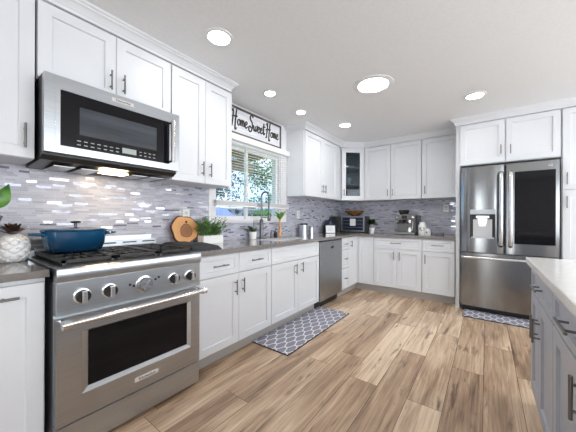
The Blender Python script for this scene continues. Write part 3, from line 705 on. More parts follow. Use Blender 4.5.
# ------------------------------------------------------------------ sign with brush lettering
t = thing('wall_sign', 'whitewashed sign with black script reading Home Sweet Home, above the window', 'sign', (.015, 2.40, 2.115))
SA, SB, SZ0, SZ1 = 1.90, 2.895, 2.112, 2.425
board = noise_tint(mat('washed_board', (.74, .76, .80), .7), (.60, .62, .67), (.82, .83, .86), (60, 3, 30), 5)
MB().box(.002, .014, SA + .01, SB - .01, SZ0 + .01, SZ1 - .01).build('board', board, t)
m = MB(); q = .022
m.box(.002, .026, SA, SB, SZ1 - q, SZ1); m.box(.002, .026, SA, SB, SZ0, SZ0 + q); m.box(.002, .026, SA, SA + q, SZ0 + q, SZ1 - q); m.box(.002, .026, SB - q, SB, SZ0 + q, SZ1 - q)
m.build('frame', noise_tint(mat('dark_wood_frame', (.08, .075, .07), .6), (.05, .045, .04), (.12, .11, .10), (40, 6, 40)), t)
def smooth_pts(P_, k=6):
    out = []
    for i in range(len(P_) - 1):
        p0 = Vector(P_[max(i - 1, 0)]); p1 = Vector(P_[i]); p2 = Vector(P_[i + 1]); p3 = Vector(P_[min(i + 2, len(P_) - 1)])
        for j in range(k):
            s = j / k; out.append(.5 * ((2 * p1) + (p2 - p0) * s + (2 * p0 - 5 * p1 + 4 * p2 - p3) * s * s + (3 * p1 - p0 - 3 * p2 + p3) * s ** 3))
    out.append(Vector(P_[-1])); return out
GL = {'H': ([[(.05, .85), (.16, 1.0), (.20, .8), (.16, .3), (.10, -.15), (.02, -.1)], [(.55, 1.05), (.50, .7), (.46, .3), (.44, -.25), (.50, -.35), (.60, -.25)], [(.0, .45), (.25, .55), (.5, .52), (.62, .6)]], .66),
      'S': ([[(.48, .95), (.40, 1.1), (.20, 1.02), (.16, .78), (.38, .55), (.46, .25), (.30, -.12), (.10, -.12), (.02, .08), (.14, .25), (.32, .12)]], .58),
      'o': ([[(.22, .42), (.08, .35), (.04, .15), (.14, .0), (.28, .08), (.30, .28), (.22, .42), (.36, .36)]], .36),
      'm': ([[(.0, .4), (.06, .3), (.06, .0)], [(.06, .25), (.16, .44), (.22, .3), (.22, .0)], [(.22, .25), (.33, .44), (.39, .3), (.40, .05), (.48, .05)]], .48),
      'e': ([[(.04, .18), (.22, .26), (.26, .38), (.16, .45), (.06, .32), (.06, .1), (.18, -.02), (.34, .12)]], .34),
      'w': ([[(.0, .42), (.04, .1), (.12, .0), (.2, .15), (.22, .38)], [(.22, .2), (.28, .02), (.38, .05), (.44, .3), (.42, .45), (.52, .36)]], .50),
      't': ([[(.14, .85), (.12, .4), (.12, .06), (.22, .0), (.30, .12)], [(.0, .55), (.32, .62)]], .32), ' ': ([], .12)}
m = MB(); x = 0; H_ = .162; total = sum(GL[ch][1] for ch in 'Home Sweet Home'); W_ = .84 / total
for ch in 'Home Sweet Home':
    st, adv = GL[ch]
    for s_ in st:
        pp = smooth_pts([(a, b_, 0) for a, b_ in s_])
        q = [Vector((.0165, 2.0 + (x + p.x + .06 * p.y) * W_, 2.225 + p.y * H_)) for p in pp]
        m.tube(q, .0092 if ch in 'HSt' else .0080, 6)
    x += adv
m.build('lettering', WIREBLACK, t)

# ------------------------------------------------------------------ ceiling lights
def can(x, y, r, label):
    x = 2.30 + (x - 2.30) * 1.0117; y *= 1.0117
    t = thing('ceiling_light', label, 'ceiling light', (x, y, CZ - .008), 'recessed ceiling lights')
    m = MB(); m.lathe([(r * .74, CZ - .003), (r * .78, CZ - .010), (r, CZ - .006), (r * 1.02, CZ - .0005), (r * .74, CZ - .0005)], (x, y, 0), 36); m.build('trim_ring', TRIMW, t)
    m = MB(); m.lathe([(r * .73, CZ - .0006), (r * .73, CZ - .004), (0, CZ - .0045)], (x, y, 0), 36); m.build('diffuser', LAMP, t)
can(.778, 1.221, .098, 'round recessed ceiling light nearest the range, upper left')
can(1.425, 2.535, .185, 'largest round recessed ceiling light, in the middle of the ceiling')
can(2.20, 3.375, .098, 'round recessed ceiling light in front of the refrigerator')
can(.74, 3.398, .092, 'round recessed ceiling light closest to the glass-door corner cabinet')
can(.503, 2.671, .068, 'small recessed ceiling light above the right end of the sink')
can(.519, 2.078, .068, 'small recessed ceiling light over the sink, nearer the viewer than its twin')

# ------------------------------------------------------------------ floor mats
MATM = mat('trellis_mat', (.25, .25, .3), .85); n, l, b = nodes(MATM); M = lambda *a: math_(n, l, *a)
tc = n.new('ShaderNodeTexCoord'); sp = n.new('ShaderNodeSeparateXYZ'); l.new(tc.outputs['Object'], sp.inputs[0])
u = M('DIVIDE', sp.outputs[0], .115); v = M('DIVIDE', sp.outputs[1], .150)
a = M('ADD', u, v); d_ = M('SUBTRACT', u, v); tp = 6.28318
p = M('ADD', a, M('MULTIPLY', M('SINE', M('MULTIPLY', d_, tp)), .09)); q = M('ADD', d_, M('MULTIPLY', M('SINE', M('MULTIPLY', a, tp)), .09))
f1 = M('ABSOLUTE', M('SUBTRACT', M('FRACT', p), .5)); f2 = M('ABSOLUTE', M('SUBTRACT', M('FRACT', q), .5))
ln = M('LESS_THAN', M('MINIMUM', f1, f2), .062)
mx = n.new('ShaderNodeMix'); mx.data_type = 'RGBA'; l.new(ln, mx.inputs['Factor']); mx.inputs['A'].default_value = (.24, .24, .30, 1); mx.inputs['B'].default_value = (.74, .74, .77, 1); l.new(mx.outputs['Result'], b.inputs['Base Color'])
def floor_mat(x0, x1, y0, y1, label):
    t = thing('kitchen_mat', label, 'mat', ((x0 + x1) / 2, (y0 + y1) / 2, 0))
    MB().box(x0 + .004, x1 - .004, y0 + .004, y1 - .004, .003, .0125).build('mat_top', MATM, t)
    MB().box(x0, x1, y0, y1, .0005, .010).build('mat_edge', mat('mat_edge_black', (.03, .03, .035), .8), t, bevel=.003)
floor_mat(.545, .965, 1.80, 3.05, 'long grey trellis-pattern kitchen mat on the floor before the sink cabinet')
floor_mat(2.07, 2.90, 3.79, 4.095, 'grey trellis-pattern mat on the floor at the foot of the refrigerator')

# ------------------------------------------------------------------ outlets
def outlet(fr, u, z, n, label):
    t = thing('wall_outlet', label, 'outlet', tuple(fr(u, n, z - .06)))
    MB().box(u - .036, u + .036, n, n + .005, z - .058, z + .058, fr=fr).build('plate', PLATE, t, bevel=.0015)
    m = MB()
    for k in (-1, 1):
        m.box(u - .017, u + .017, n + .005, n + .0065, z + k * .021 - .014, z + k * .021 + .014, fr=fr)
    m.build('socket', mat('socket_grey', (.55, .55, .54), .4), t)
outlet(FL, 1.455, 1.185, .012, 'white outlet on the tile above the round wood slice board')
outlet(FL, 3.33, 1.215, .012, 'white outlet on the tile above the steel canisters')
outlet(FB, 1.795, 1.325, .012, 'white outlet on the back tile between coffee maker and refrigerator')

# ------------------------------------------------------------------ wood slice board
t = thing('wood_slice_board', 'round live-edge wood slice board leaning on the mosaic backsplash', 'cutting board', (.09, 1.40, .915))
tilt = Matrix.Translation((.085, 1.408, .917)) @ Matrix.Rotation(R(-9), 4, 'Y')
def wob(a): return .132 + .006 * math.sin(3 * a + 1) + .004 * math.sin(7 * a) + .006 * math.cos(2 * a)
nn = 64; ri = [(wob(2 * math.pi * k / nn), 2 * math.pi * k / nn) for k in range(nn)]
WOOD = mat('slice_wood', (.55, .28, .1), .5); n, l, b = nodes(WOOD); M = lambda *a: math_(n, l, *a)
tc = n.new('ShaderNodeTexCoord'); sp = n.new('ShaderNodeSeparateXYZ'); l.new(tc.outputs['Object'], sp.inputs[0])
dy = M('SUBTRACT', sp.outputs[1], .015); dz = M('SUBTRACT', sp.outputs[2], .128)
rr = M('SQRT', M('ADD', M('MULTIPLY', dy, dy), M('MULTIPLY', dz, dz)))
ns = n.new('ShaderNodeTexNoise'); ns.inputs['Scale'].default_value = 14; l.new(tc.outputs['Object'], ns.inputs['Vector'])
r2 = M('ADD', rr, M('MULTIPLY', M('SUBTRACT', ns.outputs['Fac'], .5), .03))
rp = n.new('ShaderNodeValToRGB'); e = rp.color_ramp.elements; e[0].position = 0; e[0].color = (.24, .095, .03, 1); e[1].position = .45; e[1].color = (.30, .12, .04, 1)
x_ = e.new(.5); x_.color = (.08, .03, .012, 1); x_ = e.new(.54); x_.color = (.62, .30, .11, 1); x_ = e.new(1); x_.color = (.66, .34, .13, 1)
l.new(M('MULTIPLY', r2, 8.5), rp.inputs['Fac'])
ring_ = M('MULTIPLY', M('SINE', M('MULTIPLY', r2, 900)), .08)
hs = n.new('ShaderNodeHueSaturation'); l.new(rp.outputs[0], hs.inputs['Color']); l.new(M('ADD', 1, ring_), hs.inputs['Value']); l.new(hs.outputs[0], b.inputs['Base Color'])
def tp3(x, r, a): return tilt @ Vector((x, r * math.cos(a) * 1.0, .134 + r * math.sin(a)))
m = MB(); vs = [tp3(.0, r * .965, a) for r, a in ri] + [tp3(.018, r * .965, a) for r, a in ri]
m.add(vs, [tuple(range(nn)), tuple(range(nn, 2 * nn))] + [(i, (i + 1) % nn, nn + (i + 1) % nn, nn + i) for i in range(nn)])
m.build('slice', WOOD, t)
m = MB(); vs = []
for i in range(nn):
    r, a = ri[i]; j = 1 + .02 * rnd.uniform(-1, 1)
    vs += [tp3(-.001, r * .962, a), tp3(-.001, r * 1.02 * j, a), tp3(.0175, r * 1.02 * j, a), tp3(.0185, r * .962, a)]
fs = []
for i in range(nn):
    k = (i + 1) % nn
    for q in range(4): fs.append((i * 4 + q, i * 4 + (q + 1) % 4, k * 4 + (q + 1) % 4, k * 4 + q))
m.add(vs, fs); m.build('bark_rim', BARK, t)
m = MB(); vs = []
m.lathe([(.011, -.001), (.011, .0195), (0, .0195)], (0, 0, 0), 12); 
for v_ in m.v: c_ = tilt @ Vector((v_.z, .012 + v_.x, .205 + v_.y)); v_.x, v_.y, v_.z = c_
m.build('hanging_hole', mat('hole_dark', (.03, .015, .01), .9), t)

# ------------------------------------------------------------------ plants
def blade(m, p, d, L, w, bend=.3, n=4, mi=0):
    """tapering arched leaf"""
    p = Vector(p); d = Vector(d).normalized(); side = d.cross(Vector((0, 0, 1)))
    side = side.normalized() if side.length > .1 else Vector((rnd.uniform(-1, 1), rnd.uniform(-1, 1), 0)).normalized()
    vs = []; fs = []
    for i in range(n + 1):
        s = i / n; q = p + d * L * s + Vector((d.x, d.y, 0)) * L * bend * s * s * .5 - Vector((0, 0, 1)) * L * bend * s * s
        ww = w * (math.sin(math.pi * min(.95, .18 + s * .82))) * .5
        vs += [q - side * ww, q + side * ww + Vector((0, 0, .0)), q - Vector((0, 0, ww * .3))]
    for i in range(n):
        a = i * 3; fs += [(a, a + 2, a + 5, a + 3), (a + 2, a + 1, a + 4, a + 5)]
    m.add(vs, fs, mi, True)
t = thing('herb_planter', 'white rectangular planter of bushy green herbs below the window', 'plant', (.12, 1.65, .915))
m = MB(); x0, x1, y0, y1 = .105, .195, 1.52, 1.75
for a in ((x0, x0 + .006, y0, y1), (x1 - .006, x1, y0, y1), (x0 + .006, x1 - .006, y0, y0 + .006), (x0 + .006, x1 - .006, y1 - .006, y1)): m.box(a[0], a[1], a[2], a[3], .916, .992)
m.box(x0 + .006, x1 - .006, y0 + .006, y1 - .006, .916, .925); m.build('planter', POT, t)
MB().box(x0 + .006, x1 - .006, y0 + .006, y1 - .006, .925, .98).build('soil', mat('soil', (.04, .025, .015), .95), t)
m = MB()
for k in range(75):
    x = rnd.uniform(x0 + .015, x1 - .015); y = rnd.uniform(y0 + .02, y1 - .02)
    ln_ = rnd.uniform(.09, .21); d = Vector((rnd.gauss(0, .3), rnd.gauss(0, .35) + (y - 1.65) * 2.2, 1)).normalized()
    p = Vector((x, y, .978)); q = p + d * ln_
    m.tube([p, q], .0015, 5)
    for j in range(9):
        s = .2 + .8 * j / 9; a = j * 2.4
        blade(m, p + d * ln_ * s, (math.cos(a), math.sin(a), .9), rnd.uniform(.035, .055), .012, .2, 3)
m.build('foliage', LEAF, t)
t = thing('orchid', 'leafy plant with long dark arching leaves in a white pot left of the faucet', 'plant', (.085, 2.285, .915))
MB().lathe([(.0, .916), (.038, .916), (.046, 1.0), (.042, 1.0), (.040, .985), (0, .985)], (.085, 2.285, 0), 24).build('pot', POT, t)
m = MB()
for a, L_, e_ in ((-2.0, .17, .5), (-1.2, .2, .9), (2.6, .16, .5), (-1.7, .15, 1.5), (.6, .13, .6), (1.6, .12, 1.2), (-2.6, .12, .8)):
    blade(m, (.085, 2.285, .985), (math.cos(a), math.sin(a), e_ + .5), L_ * 1.15, .055, .45, 7)
m.tube([(.085, 2.285, .985), (.088, 2.29, 1.08), (.09, 2.30, 1.14)], .0025, 6)
m.build('leaves', LEAFD, t)
t = thing('vase_plant', 'tall slim amber vase with long bright green leaves right of the faucet', 'plant', (.10, 2.78, .915))
AMB = noise_tint(mat('amber_vase', (.6, .27, .05), .25), (.45, .17, .03), (.75, .42, .12), (30, 30, 12))
MB().lathe([(0, .916), (.020, .916), (.023, .95), (.012, 1.0), (.018, 1.06), (.010, 1.12), (.013, 1.145), (.009, 1.145), (.008, 1.12)], (.10, 2.78, 0), 20).build('vase', AMB, t)
m = MB()
for a, L_, e_ in ((-1.6, .17, 1.3), (1.4, .2, 1.2), (-.6, .16, 1.9), (2.5, .14, 1.6), (.9, .17, .9), (-2.0, .14, .7), (1.7, .15, 2.6)):
    blade(m, (.10, 2.78, 1.13), (math.cos(a), math.sin(a), e_ + 1.0), L_ * 1.45, .036, .45, 7)
m.build('leaves', LEAFB, t)
t = thing('potted_plant', 'small dark bushy plant in a white pot beside the toaster oven', 'plant', (.735, 4.50, .915))
MB().lathe([(0, .916), (.036, .916), (.045, 1.0), (.040, 1.0), (.038, .99), (0, .99)], (.735, 4.50, 0), 20).build('pot', POT, t)
m = MB()
for k in range(170):
    a = rnd.uniform(0, 6.28); e_ = rnd.uniform(-.3, 2.2); d = Vector((math.cos(a), math.sin(a), e_)).normalized(); s = rnd.uniform(.02, .075)
    p = Vector((.735, 4.50, 1.065)) + d * s
    blade(m, p, (d.x, d.y, d.z * .6 + .3), .042, .036, .3, 3)
m.build('leaves', LEAFD, t)

# pineapple ornament, knife block, trailing plant at the left edge
t = thing('pineapple_ornament', 'white quilted ceramic pineapple with dark bronze leaves, left of the range', 'ornament', (.20, .275, .915))
m = MB(); nr, na = 42, 84; c = (.20, .275); H0 = .150
vs = []; fs = []
for i in range(nr + 1):
    s = i / nr; z = .916 + H0 * s; r0 = .064 * math.sqrt(max(0, 1 - abs(2 * s - .94) ** 2.7 * .80)) 
    for k in range(na):
        a = 2 * math.pi * k / na
        u1 = (a * 7 / (2 * math.pi) + s * 3.5); u2 = (a * 7 / (2 * math.pi) - s * 3.5)
        bmp = min(abs((u1 % 1) - .5), 10) ; b1 = 1 - (2 * abs((u1 % 1) - .5)) ** 2; b2 = 1 - (2 * abs((u2 % 1) - .5)) ** 2
        r_ = r0 + .011 * min(1, 2.2 * b1 * b2)
        vs.append((c[0] + r_ * math.cos(a), c[1] + r_ * math.sin(a), z))
for i in range(nr):
    for k in range(na): fs.append((i * na + k, i * na + (k + 1) % na, (i + 1) * na + (k + 1) % na, (i + 1) * na + k))
fs += [tuple(range(na)), tuple(nr * na + k for k in range(na))]
m.add(vs, fs, 0, True); m.build('fruit', POT, t)
m = MB()
for k in range(26):
    a = k * 2.4; e_ = .5 + 2.2 * (k / 26)
    blade(m, (c[0], c[1], 1.064), (math.cos(a), math.sin(a), e_ * 1.0), .085, .032, .18, 5)
m.build('leaves', mat('bronze_leaf', (.07, .04, .03), .35, .4), t)
t = thing('knife_block', 'wooden knife block with dark knife handles at the left edge', 'knife block', (.23, .15, .915))
m = MB(); m.add([(x, y, z) for x in (.17, .29) for y, z in ((.10, .916), (.19, .916), (.205, 1.09), (.12, 1.05))],
                [(0, 1, 2, 3), (4, 7, 6, 5), (0, 4, 5, 1), (1, 5, 6, 2), (2, 6, 7, 3), (3, 7, 4, 0)])
m.build('block', noise_tint(mat('block_wood', (.35, .16, .06), .45), (.22, .10, .035), (.45, .22, .09), (10, 10, 60)), t, bevel=.003)
for x, y, L_ in ((.20, .17, .12), (.235, .175, .125), (.265, .185, .115)):
    m = MB(); p = Vector((x, y, 1.06)); d = Vector((0, .32, 1)).normalized(); m.tube([p, p + d * .03, p + d * L_ * .7, p + d * L_], [.009, .011, .011, .013], 8, flat=.6); m.build('knife_handle', mat('knife_grey', (.06, .06, .065), .35), t)
t = thing('trailing_plant', 'green plant with broad pointed leaves poking in at the far left edge', 'plant', (.16, .03, .915))
MB().lathe([(0, .916), (.05, .916), (.062, 1.03), (.056, 1.03), (.054, 1.01), (0, 1.01)], (.16, .03, 0), 24).build('pot', POT, t)
m = MB()
def big_leaf(m, base, tip, w):
    base = Vector(base); tip = Vector(tip); d = tip - base; view = Vector((-1, .2, 0)).normalized(); side = d.cross(view).normalized(); vs = []; fs = []; K = 8
    for i in range(K + 1):
        s = i / K; ww = w * math.sin(math.pi * s ** .75) * (1 - .25 * s); q = base + d * s + Vector((.012 * math.sin(math.pi * s), 0, 0))
        vs += [q - side * ww, q - view * .004, q + side * ww]
    for i in range(K): a = i * 3; fs += [(a, a + 1, a + 4, a + 3), (a + 1, a + 2, a + 5, a + 4)]
    m.add(vs, fs, 0, True)
big_leaf(m, (.20, .215, 1.205), (.20, .262, 1.345), .037)
big_leaf(m, (.17, .12, 1.22), (.16, .05, 1.36), .05); big_leaf(m, (.20, .06, 1.15), (.24, -.04, 1.26), .05); big_leaf(m, (.15, -.02, 1.15), (.14, -.12, 1.22), .045)
m.build('leaves', LEAFB, t)
m = MB(); m.tube([(.16, .03, 1.0), (.17, .10, 1.12), (.20, .215, 1.205)], .003, 6); m.tube([(.16, .03, 1.0), (.165, .09, 1.1), (.17, .12, 1.22)], .003, 6); m.tube([(.16, .03, 1.0), (.19, .04, 1.1), (.20, .06, 1.15)], .003, 6); m.tube([(.16, .03, 1.0), (.155, 0, 1.1), (.15, -.02, 1.15)], .003, 6)
m.build('stem', LEAF, t)

# black towel on the counter right of the range
t = None
m = MB(); nx_, ny_ = 22, 12; vs = []; fs = []
for top in (0, 1):
    for i in range(nx_ + 1):
        for j in range(ny_ + 1):
            x = .12 + .49 * i / nx_; y = 1.140 + .255 * j / ny_
            ed = min(i, nx_ - i, j, ny_ - j)
            z = .9162 if not top else .917 + .040 * (1 - math.exp(-ed * 1.3)) + .004 * math.sin(9 * i / nx_ + 3 * j / ny_)
            vs.append((x, y, z))
Q = (nx_ + 1) * (ny_ + 1)
for i in range(nx_):
    for j in range(ny_):
        a = i * (ny_ + 1) + j; fs += [(a, a + 1, a + ny_ + 2, a + ny_ + 1), (Q + a, Q + a + 1, Q + a + ny_ + 2, Q + a + ny_ + 1)]
for i in range(nx_):
    for j in (0, ny_): a = i * (ny_ + 1) + j; fs.append((a, a + ny_ + 1, Q + a + ny_ + 1, Q + a))
for j in range(ny_):
    for i in (0, nx_): a = i * (ny_ + 1) + j; fs.append((a, a + 1, Q + a + 1, Q + a))
m.add(vs, fs, 0, True)
tag(m.build('folded_towel', noise_tint(mat('black_cloth', (.02, .022, .028), .8), (.012, .013, .017), (.035, .038, .046), (90, 90, 90), 4, .5, .003)), 'folded black towel lying on the countertop right of the range', 'towel')

# ------------------------------------------------------------------ far counter items
for x, y, r, h_, lab in ((.135, 3.30, .062, .17, 'taller brushed steel canister under the outlet right of the window'), (.145, 3.50, .043, .12, 'shorter brushed steel canister, the one on the right of the pair')):
    t = thing('canister', lab, 'canister', (x, y, .915), 'steel canisters')
    MB().lathe([(0, .916), (r, .916), (r, .916 + h_ * .86), (0, .916 + h_ * .86)], (x, y, 0), 28).build('body', STEELH, t)
    MB().lathe([(r * 1.03, .916 + h_ * .86), (r * 1.03, .916 + h_ * .97), (r * .9, .916 + h_), (0, .916 + h_)], (x, y, 0), 28).build('lid', BLACK if r > .05 else STEELD, t)
t = thing('kettle', 'dark blue rounded kettle in the counter corner behind a white card', 'kettle', (.13, 4.12, .915))
NAVY = mat('navy_enamel', (.012, .02, .05), .2)
MB().lathe([(0, .916), (.10, .916), (.105, .97), (.09, 1.08), (.06, 1.13), (0, 1.14)], (.13, 4.12, 0), 28).build('body', NAVY, t)
MB().lathe([(.012, 1.138), (.014, 1.16), (0, 1.165)], (.13, 4.12, 0), 14).build('knob', BLACK, t)
t = thing('display_card', 'small white tilted card stand on the counter before the dark blue kettle', 'card', (.22, 3.99, .915))
fr_ = lambda u, n, z: Vector((.235, 3.955, .916)) + Vector((.80, .60, 0)) * u + Vector((.60, -.80, 0)) * (n - z * .25) + Vector((0, 0, z))
MB().box(-.075, .075, 0, .006, .005, .125, fr=fr_).build('card', CARD, t)
m = MB(); m.box(-.08, .08, -.05, .02, .0, .006, fr=fr_); m.box(-.08, .08, .006 - .012, 0, .006, .13, fr=fr_); m.build('stand', BLACK, t)
m = MB()
for k in range(4): m.box(-.05, .05 - .02 * (k % 2), .006, .0066, .035 + k * .022, .041 + k * .022, fr=fr_)
m.build('print', mat('card_print', (.35, .38, .45), .6), t)
# toaster oven with speaker-like black box left of it
t = thing('toaster_oven', 'wide toaster oven with glass door and silver frame in the counter corner', 'toaster oven', (.37, 4.62, .915))
OX0, OX1, OZ0, OZ1 = .165, .60, .93, 1.20; OF = .30
MB().box(OX0 + .002, OX1 - .002, .02, OF - .02, OZ0, OZ1 - .002, fr=FB).build('casing', BLACK, t, bevel=.006)
m = MB(); q = .022
for a in ((OX0, OX1, OZ1 - q, OZ1), (OX0, OX1, OZ0, OZ0 + q), (OX0, OX0 + q, OZ0 + q, OZ1 - q), (OX1 - q, OX1, OZ0 + q, OZ1 - q)): m.box(a[0], a[1], OF - .02, OF, a[2], a[3], fr=FB)
m.build('front_frame', STEELH, t)
d = MB().box(OX0 + q, OX1 - q, OF - .019, OF - .006, OZ0 + q, OZ1 - q, fr=FB).build('door', mat('oven_door_glass', (.015, .02, .04), .06), t)
m = MB(); 
for z in (1.0, 1.06, 1.12): m.box(OX0 + .03, OX1 - .03, OF - .006, OF - .0045, z, z + .004, fr=FB)
m.build('rack', GREYP, d)
MB().box(.335, .44, OF - .0055, OF - .003, 1.03, 1.155, fr=FB).build('painted_reflection', CARD, d)  # white sheet standing in for a window reflection on the glass
for x in (OX0 + .04, OX1 - .04):
    for nn_ in (.06, OF - .05): MB().cyl(FB(x, nn_, .9155), FB(x, nn_, OZ0), .012, n=10).build('foot', BLACK, t)
t = thing('bread_box', 'black box-shaped appliance tight against the left side of the toaster oven', 'appliance', (.1, 4.45, .915))
MB().box(.02, .155, 4.34, 4.70, .917, 1.195).build('casing', BLACK, t, bevel=.008)
MB().box(.03, .145, 4.336, 4.34, .93, 1.18).build('front_panel', mat('satin_black', (.02, .02, .022), .5), t)
m = MB(); m.lathe([(0, 1.204), (.06, 1.204), (.10, 1.23), (.165, 1.285), (.175, 1.30), (.168, 1.30), (.10, 1.245), (0, 1.225)], (.37, 4.63, 0), 36, sx=1.0, sy=.85)
tag(m.build('wooden_bowl', noise_tint(mat('dark_copper_wood', (.16, .07, .02), .25), (.07, .03, .012), (.36, .18, .06), (30, 30, 60))), 'dark brown glossy bowl sitting on top of the toaster oven', 'bowl')
# espresso machine
t = thing('espresso_machine', 'stainless espresso machine with black bean hopper on the back counter', 'coffee machine', (1.26, 4.57, .915))
EX0, EX1 = 1.13, 1.42; GUN = steel('dark_steel', (.26, .255, .25), .3, (4, 4, 200))
fb = lambda a0, a1, b0, b1, c0, c1, nm, mt, bev=.004, par=None: MB().box(a0, a1, b0, b1, c0, c1, fr=FB).build(nm, mt, par or t, bevel=bev)
fb(EX0, EX1, .05, .20, .93, 1.19, 'body', GUN); hd = fb(EX0, EX1, .05, .37, 1.14, 1.225, 'head', GUN)
fb(EX0 + .10, EX1 - .11, .37, .373, 1.155, 1.21, 'display', BLACK, 0, hd)
fb(EX0 - .0, EX1, .05, .40, .918, .945, 'drip_tray', STEELD); fb(EX0 + .02, EX1 - .02, .21, .39, .945, .949, 'drip_grid', BLACK, 0)
fb(EX1, EX1 + .03, .06, .32, .93, 1.21, 'side_panel', BLACK)
m = MB(); m.lathe([(.06, 1.225), (.085, 1.285), (.088, 1.29), (.07, 1.30), (0, 1.302)], (1.22, 4.62, 0), 28); m.build('bean_hopper', mat('smoked_plastic', (.03, .03, .03), .15), t)
m = MB(); m.lathe([(.034, 1.085), (.036, 1.14)], (1.22, 4.48, 0), 20); m.build('grinder_outlet', BLACK, t)
for x in (1.215, 1.335):
    m = MB(); m.lathe([(0, 1.085), (.034, 1.088), (.036, 1.14)], (x, 4.475, 0), 20); m.build('group_head', CHROME if x > 1.3 else BLACK, t)
m = MB(); m.tube([(1.215, 4.46, 1.10), (1.20, 4.38, 1.095), (1.195, 4.33, 1.09)], .012, 10); m.lathe([(.034, 1.085), (.036, 1.11)], (1.215, 4.475, 0), 20); m.build('portafilter', BLACK, t)
m = MB(); m.tube([(1.39, 4.45, 1.14), (1.395, 4.41, 1.05), (1.385, 4.40, .98)], .005, 8); m.build('steam_wand', CHROME, t)
m = MB(); m.lathe([(0, .95), (.036, .95), (.038, .99), (.03, 1.03), (.034, 1.04)], (1.335, 4.46, 0), 22); jug = m.build('milk_jug', CHROME, t)
for x in (1.16, 1.39):
    m = MB(); m.lathe([(.016, 0), (.016, .012), (0, .014)], (x, 4.43, 1.182), 14, M=Matrix.Rotation(R(90), 3, 'X')); m.build('knob', CHROME, t)
# white jugs with dark oval labels
for x, y, r, h_, lab in ((1.515, 4.50, .058, .20, 'taller white ceramic coffee jar with dark oval label by the coffee machine'), (1.60, 4.44, .042, .10, 'short white ceramic jar with small dark label, in front of the taller jar')):
    t = thing('ceramic_jar', lab, 'jar', (x, y, .915))
    MB().lathe([(0, .916), (r * .95, .916), (r, .93), (r, .916 + h_ * .72), (r * .72, .916 + h_ * .84), (r * .7, .916 + h_ * .88), (0, .916 + h_ * .88)], (x, y, 0), 28).build('jar_body', POT, t)
    MB().lathe([(r * .74, .916 + h_ * .88), (r * .74, .916 + h_ * .95), (r * .3, .916 + h_), (0, .916 + h_)], (x, y, 0), 24).build('lid', POT, t)
    m = MB(); z = .916 + h_ * .45; vs = []
    for k in range(20):
        a = 2 * math.pi * k / 20; px = r * .6 * math.cos(a); vs.append((x + px, y - math.sqrt((r + .0012) ** 2 - px * px), z + h_ * .16 * math.sin(a)))
    vs += [(v_[0], v_[1] + .001, v_[2]) for v_ in vs]
    m.add(vs, [tuple(range(20)), tuple(range(20, 40))] + [(i, (i + 1) % 20, 20 + (i + 1) % 20, 20 + i) for i in range(20)]); m.build('label_plate', mat('jar_label', (.08, .07, .07), .5), t)
t = thing('grey_gadget', 'small low grey box on the counter near the refrigerator panel', 'box', (1.72, 4.50, .915))
MB().box(1.665, 1.79, 4.47, 4.56, .916, .952).build('casing', mat('slate_grey', (.16, .18, .21), .5), t, bevel=.004)
MB().box(1.675, 1.70, 4.468, 4.47, .925, .94).build('button', GREYP, t)
# dishes in the glass cabinet
for x, y, z, r, lab, kk in ((.30, 4.50, 1.752, .055, 'white cup standing on the lower shelf behind the cabinet glass', 'cup'), (.42, 4.56, 1.752, .05, 'pale bowl on the lower shelf, right of the cup, behind cabinet glass', 'bowl'),
                            (.33, 4.52, 2.042, .07, 'bright white bowl on the upper shelf behind the cabinet glass', 'bowl'), (.36, 4.56, 1.491, .05, 'clear grey tumbler on the cabinet floor behind the glass door', 'tumbler')):
    hh = .13 if kk != 'bowl' else .05
    m = MB(); m.lathe([(0, z + .001), (r * .6, z + .001), (r, z + hh), (r * .93, z + hh), (r * .5, z + .01), (0, z + .01)], (x, y, 0), 24)
    tag(m.build(kk, POT if kk != 'tumbler' else mat('tumbler_grey', (.5, .55, .58), .1)), lab, kk)

# ------------------------------------------------------------------ outdoors beyond the window
GR = noise_tint(mat('lawn', (.12, .2, .06), .9), (.08, .14, .04), (.2, .28, .1), (1.5, 1.5, 1))
g_ = MB().box(-25, -.16, -10, 25, -.15, -.1).build('ground', GR); struct(g_)
t = thing('patio_cover', 'timber patio cover seen through the top of the window', 'patio cover', (-1.1, 3.2, -.1))
WD = noise_tint(mat('patio_wood', (.4, .3, .18), .7), (.24, .16, .09), (.55, .42, .27), (6, 6, 30))
k = 0
for y in [1.2 + .5 * i for i in range(7)]: MB().box(-2.3, -.16, y, y + .05, 2.42, 2.55).build('rafter', WD, t)
MB().box(-2.2, -2.08, 1.0, 4.55, 2.22, 2.42).build('beam', WD, t); MB().box(-2.35, -.16, 1.0, 4.55, 2.55, 2.58).build('deck', WD, t)
MB().box(-2.2, -2.08, 2.5, 2.62, -.1, 2.22).build('post', WD, t); MB().box(-2.2, -2.08, 1.1, 1.22, -.1, 2.22).build('post', WD, t)
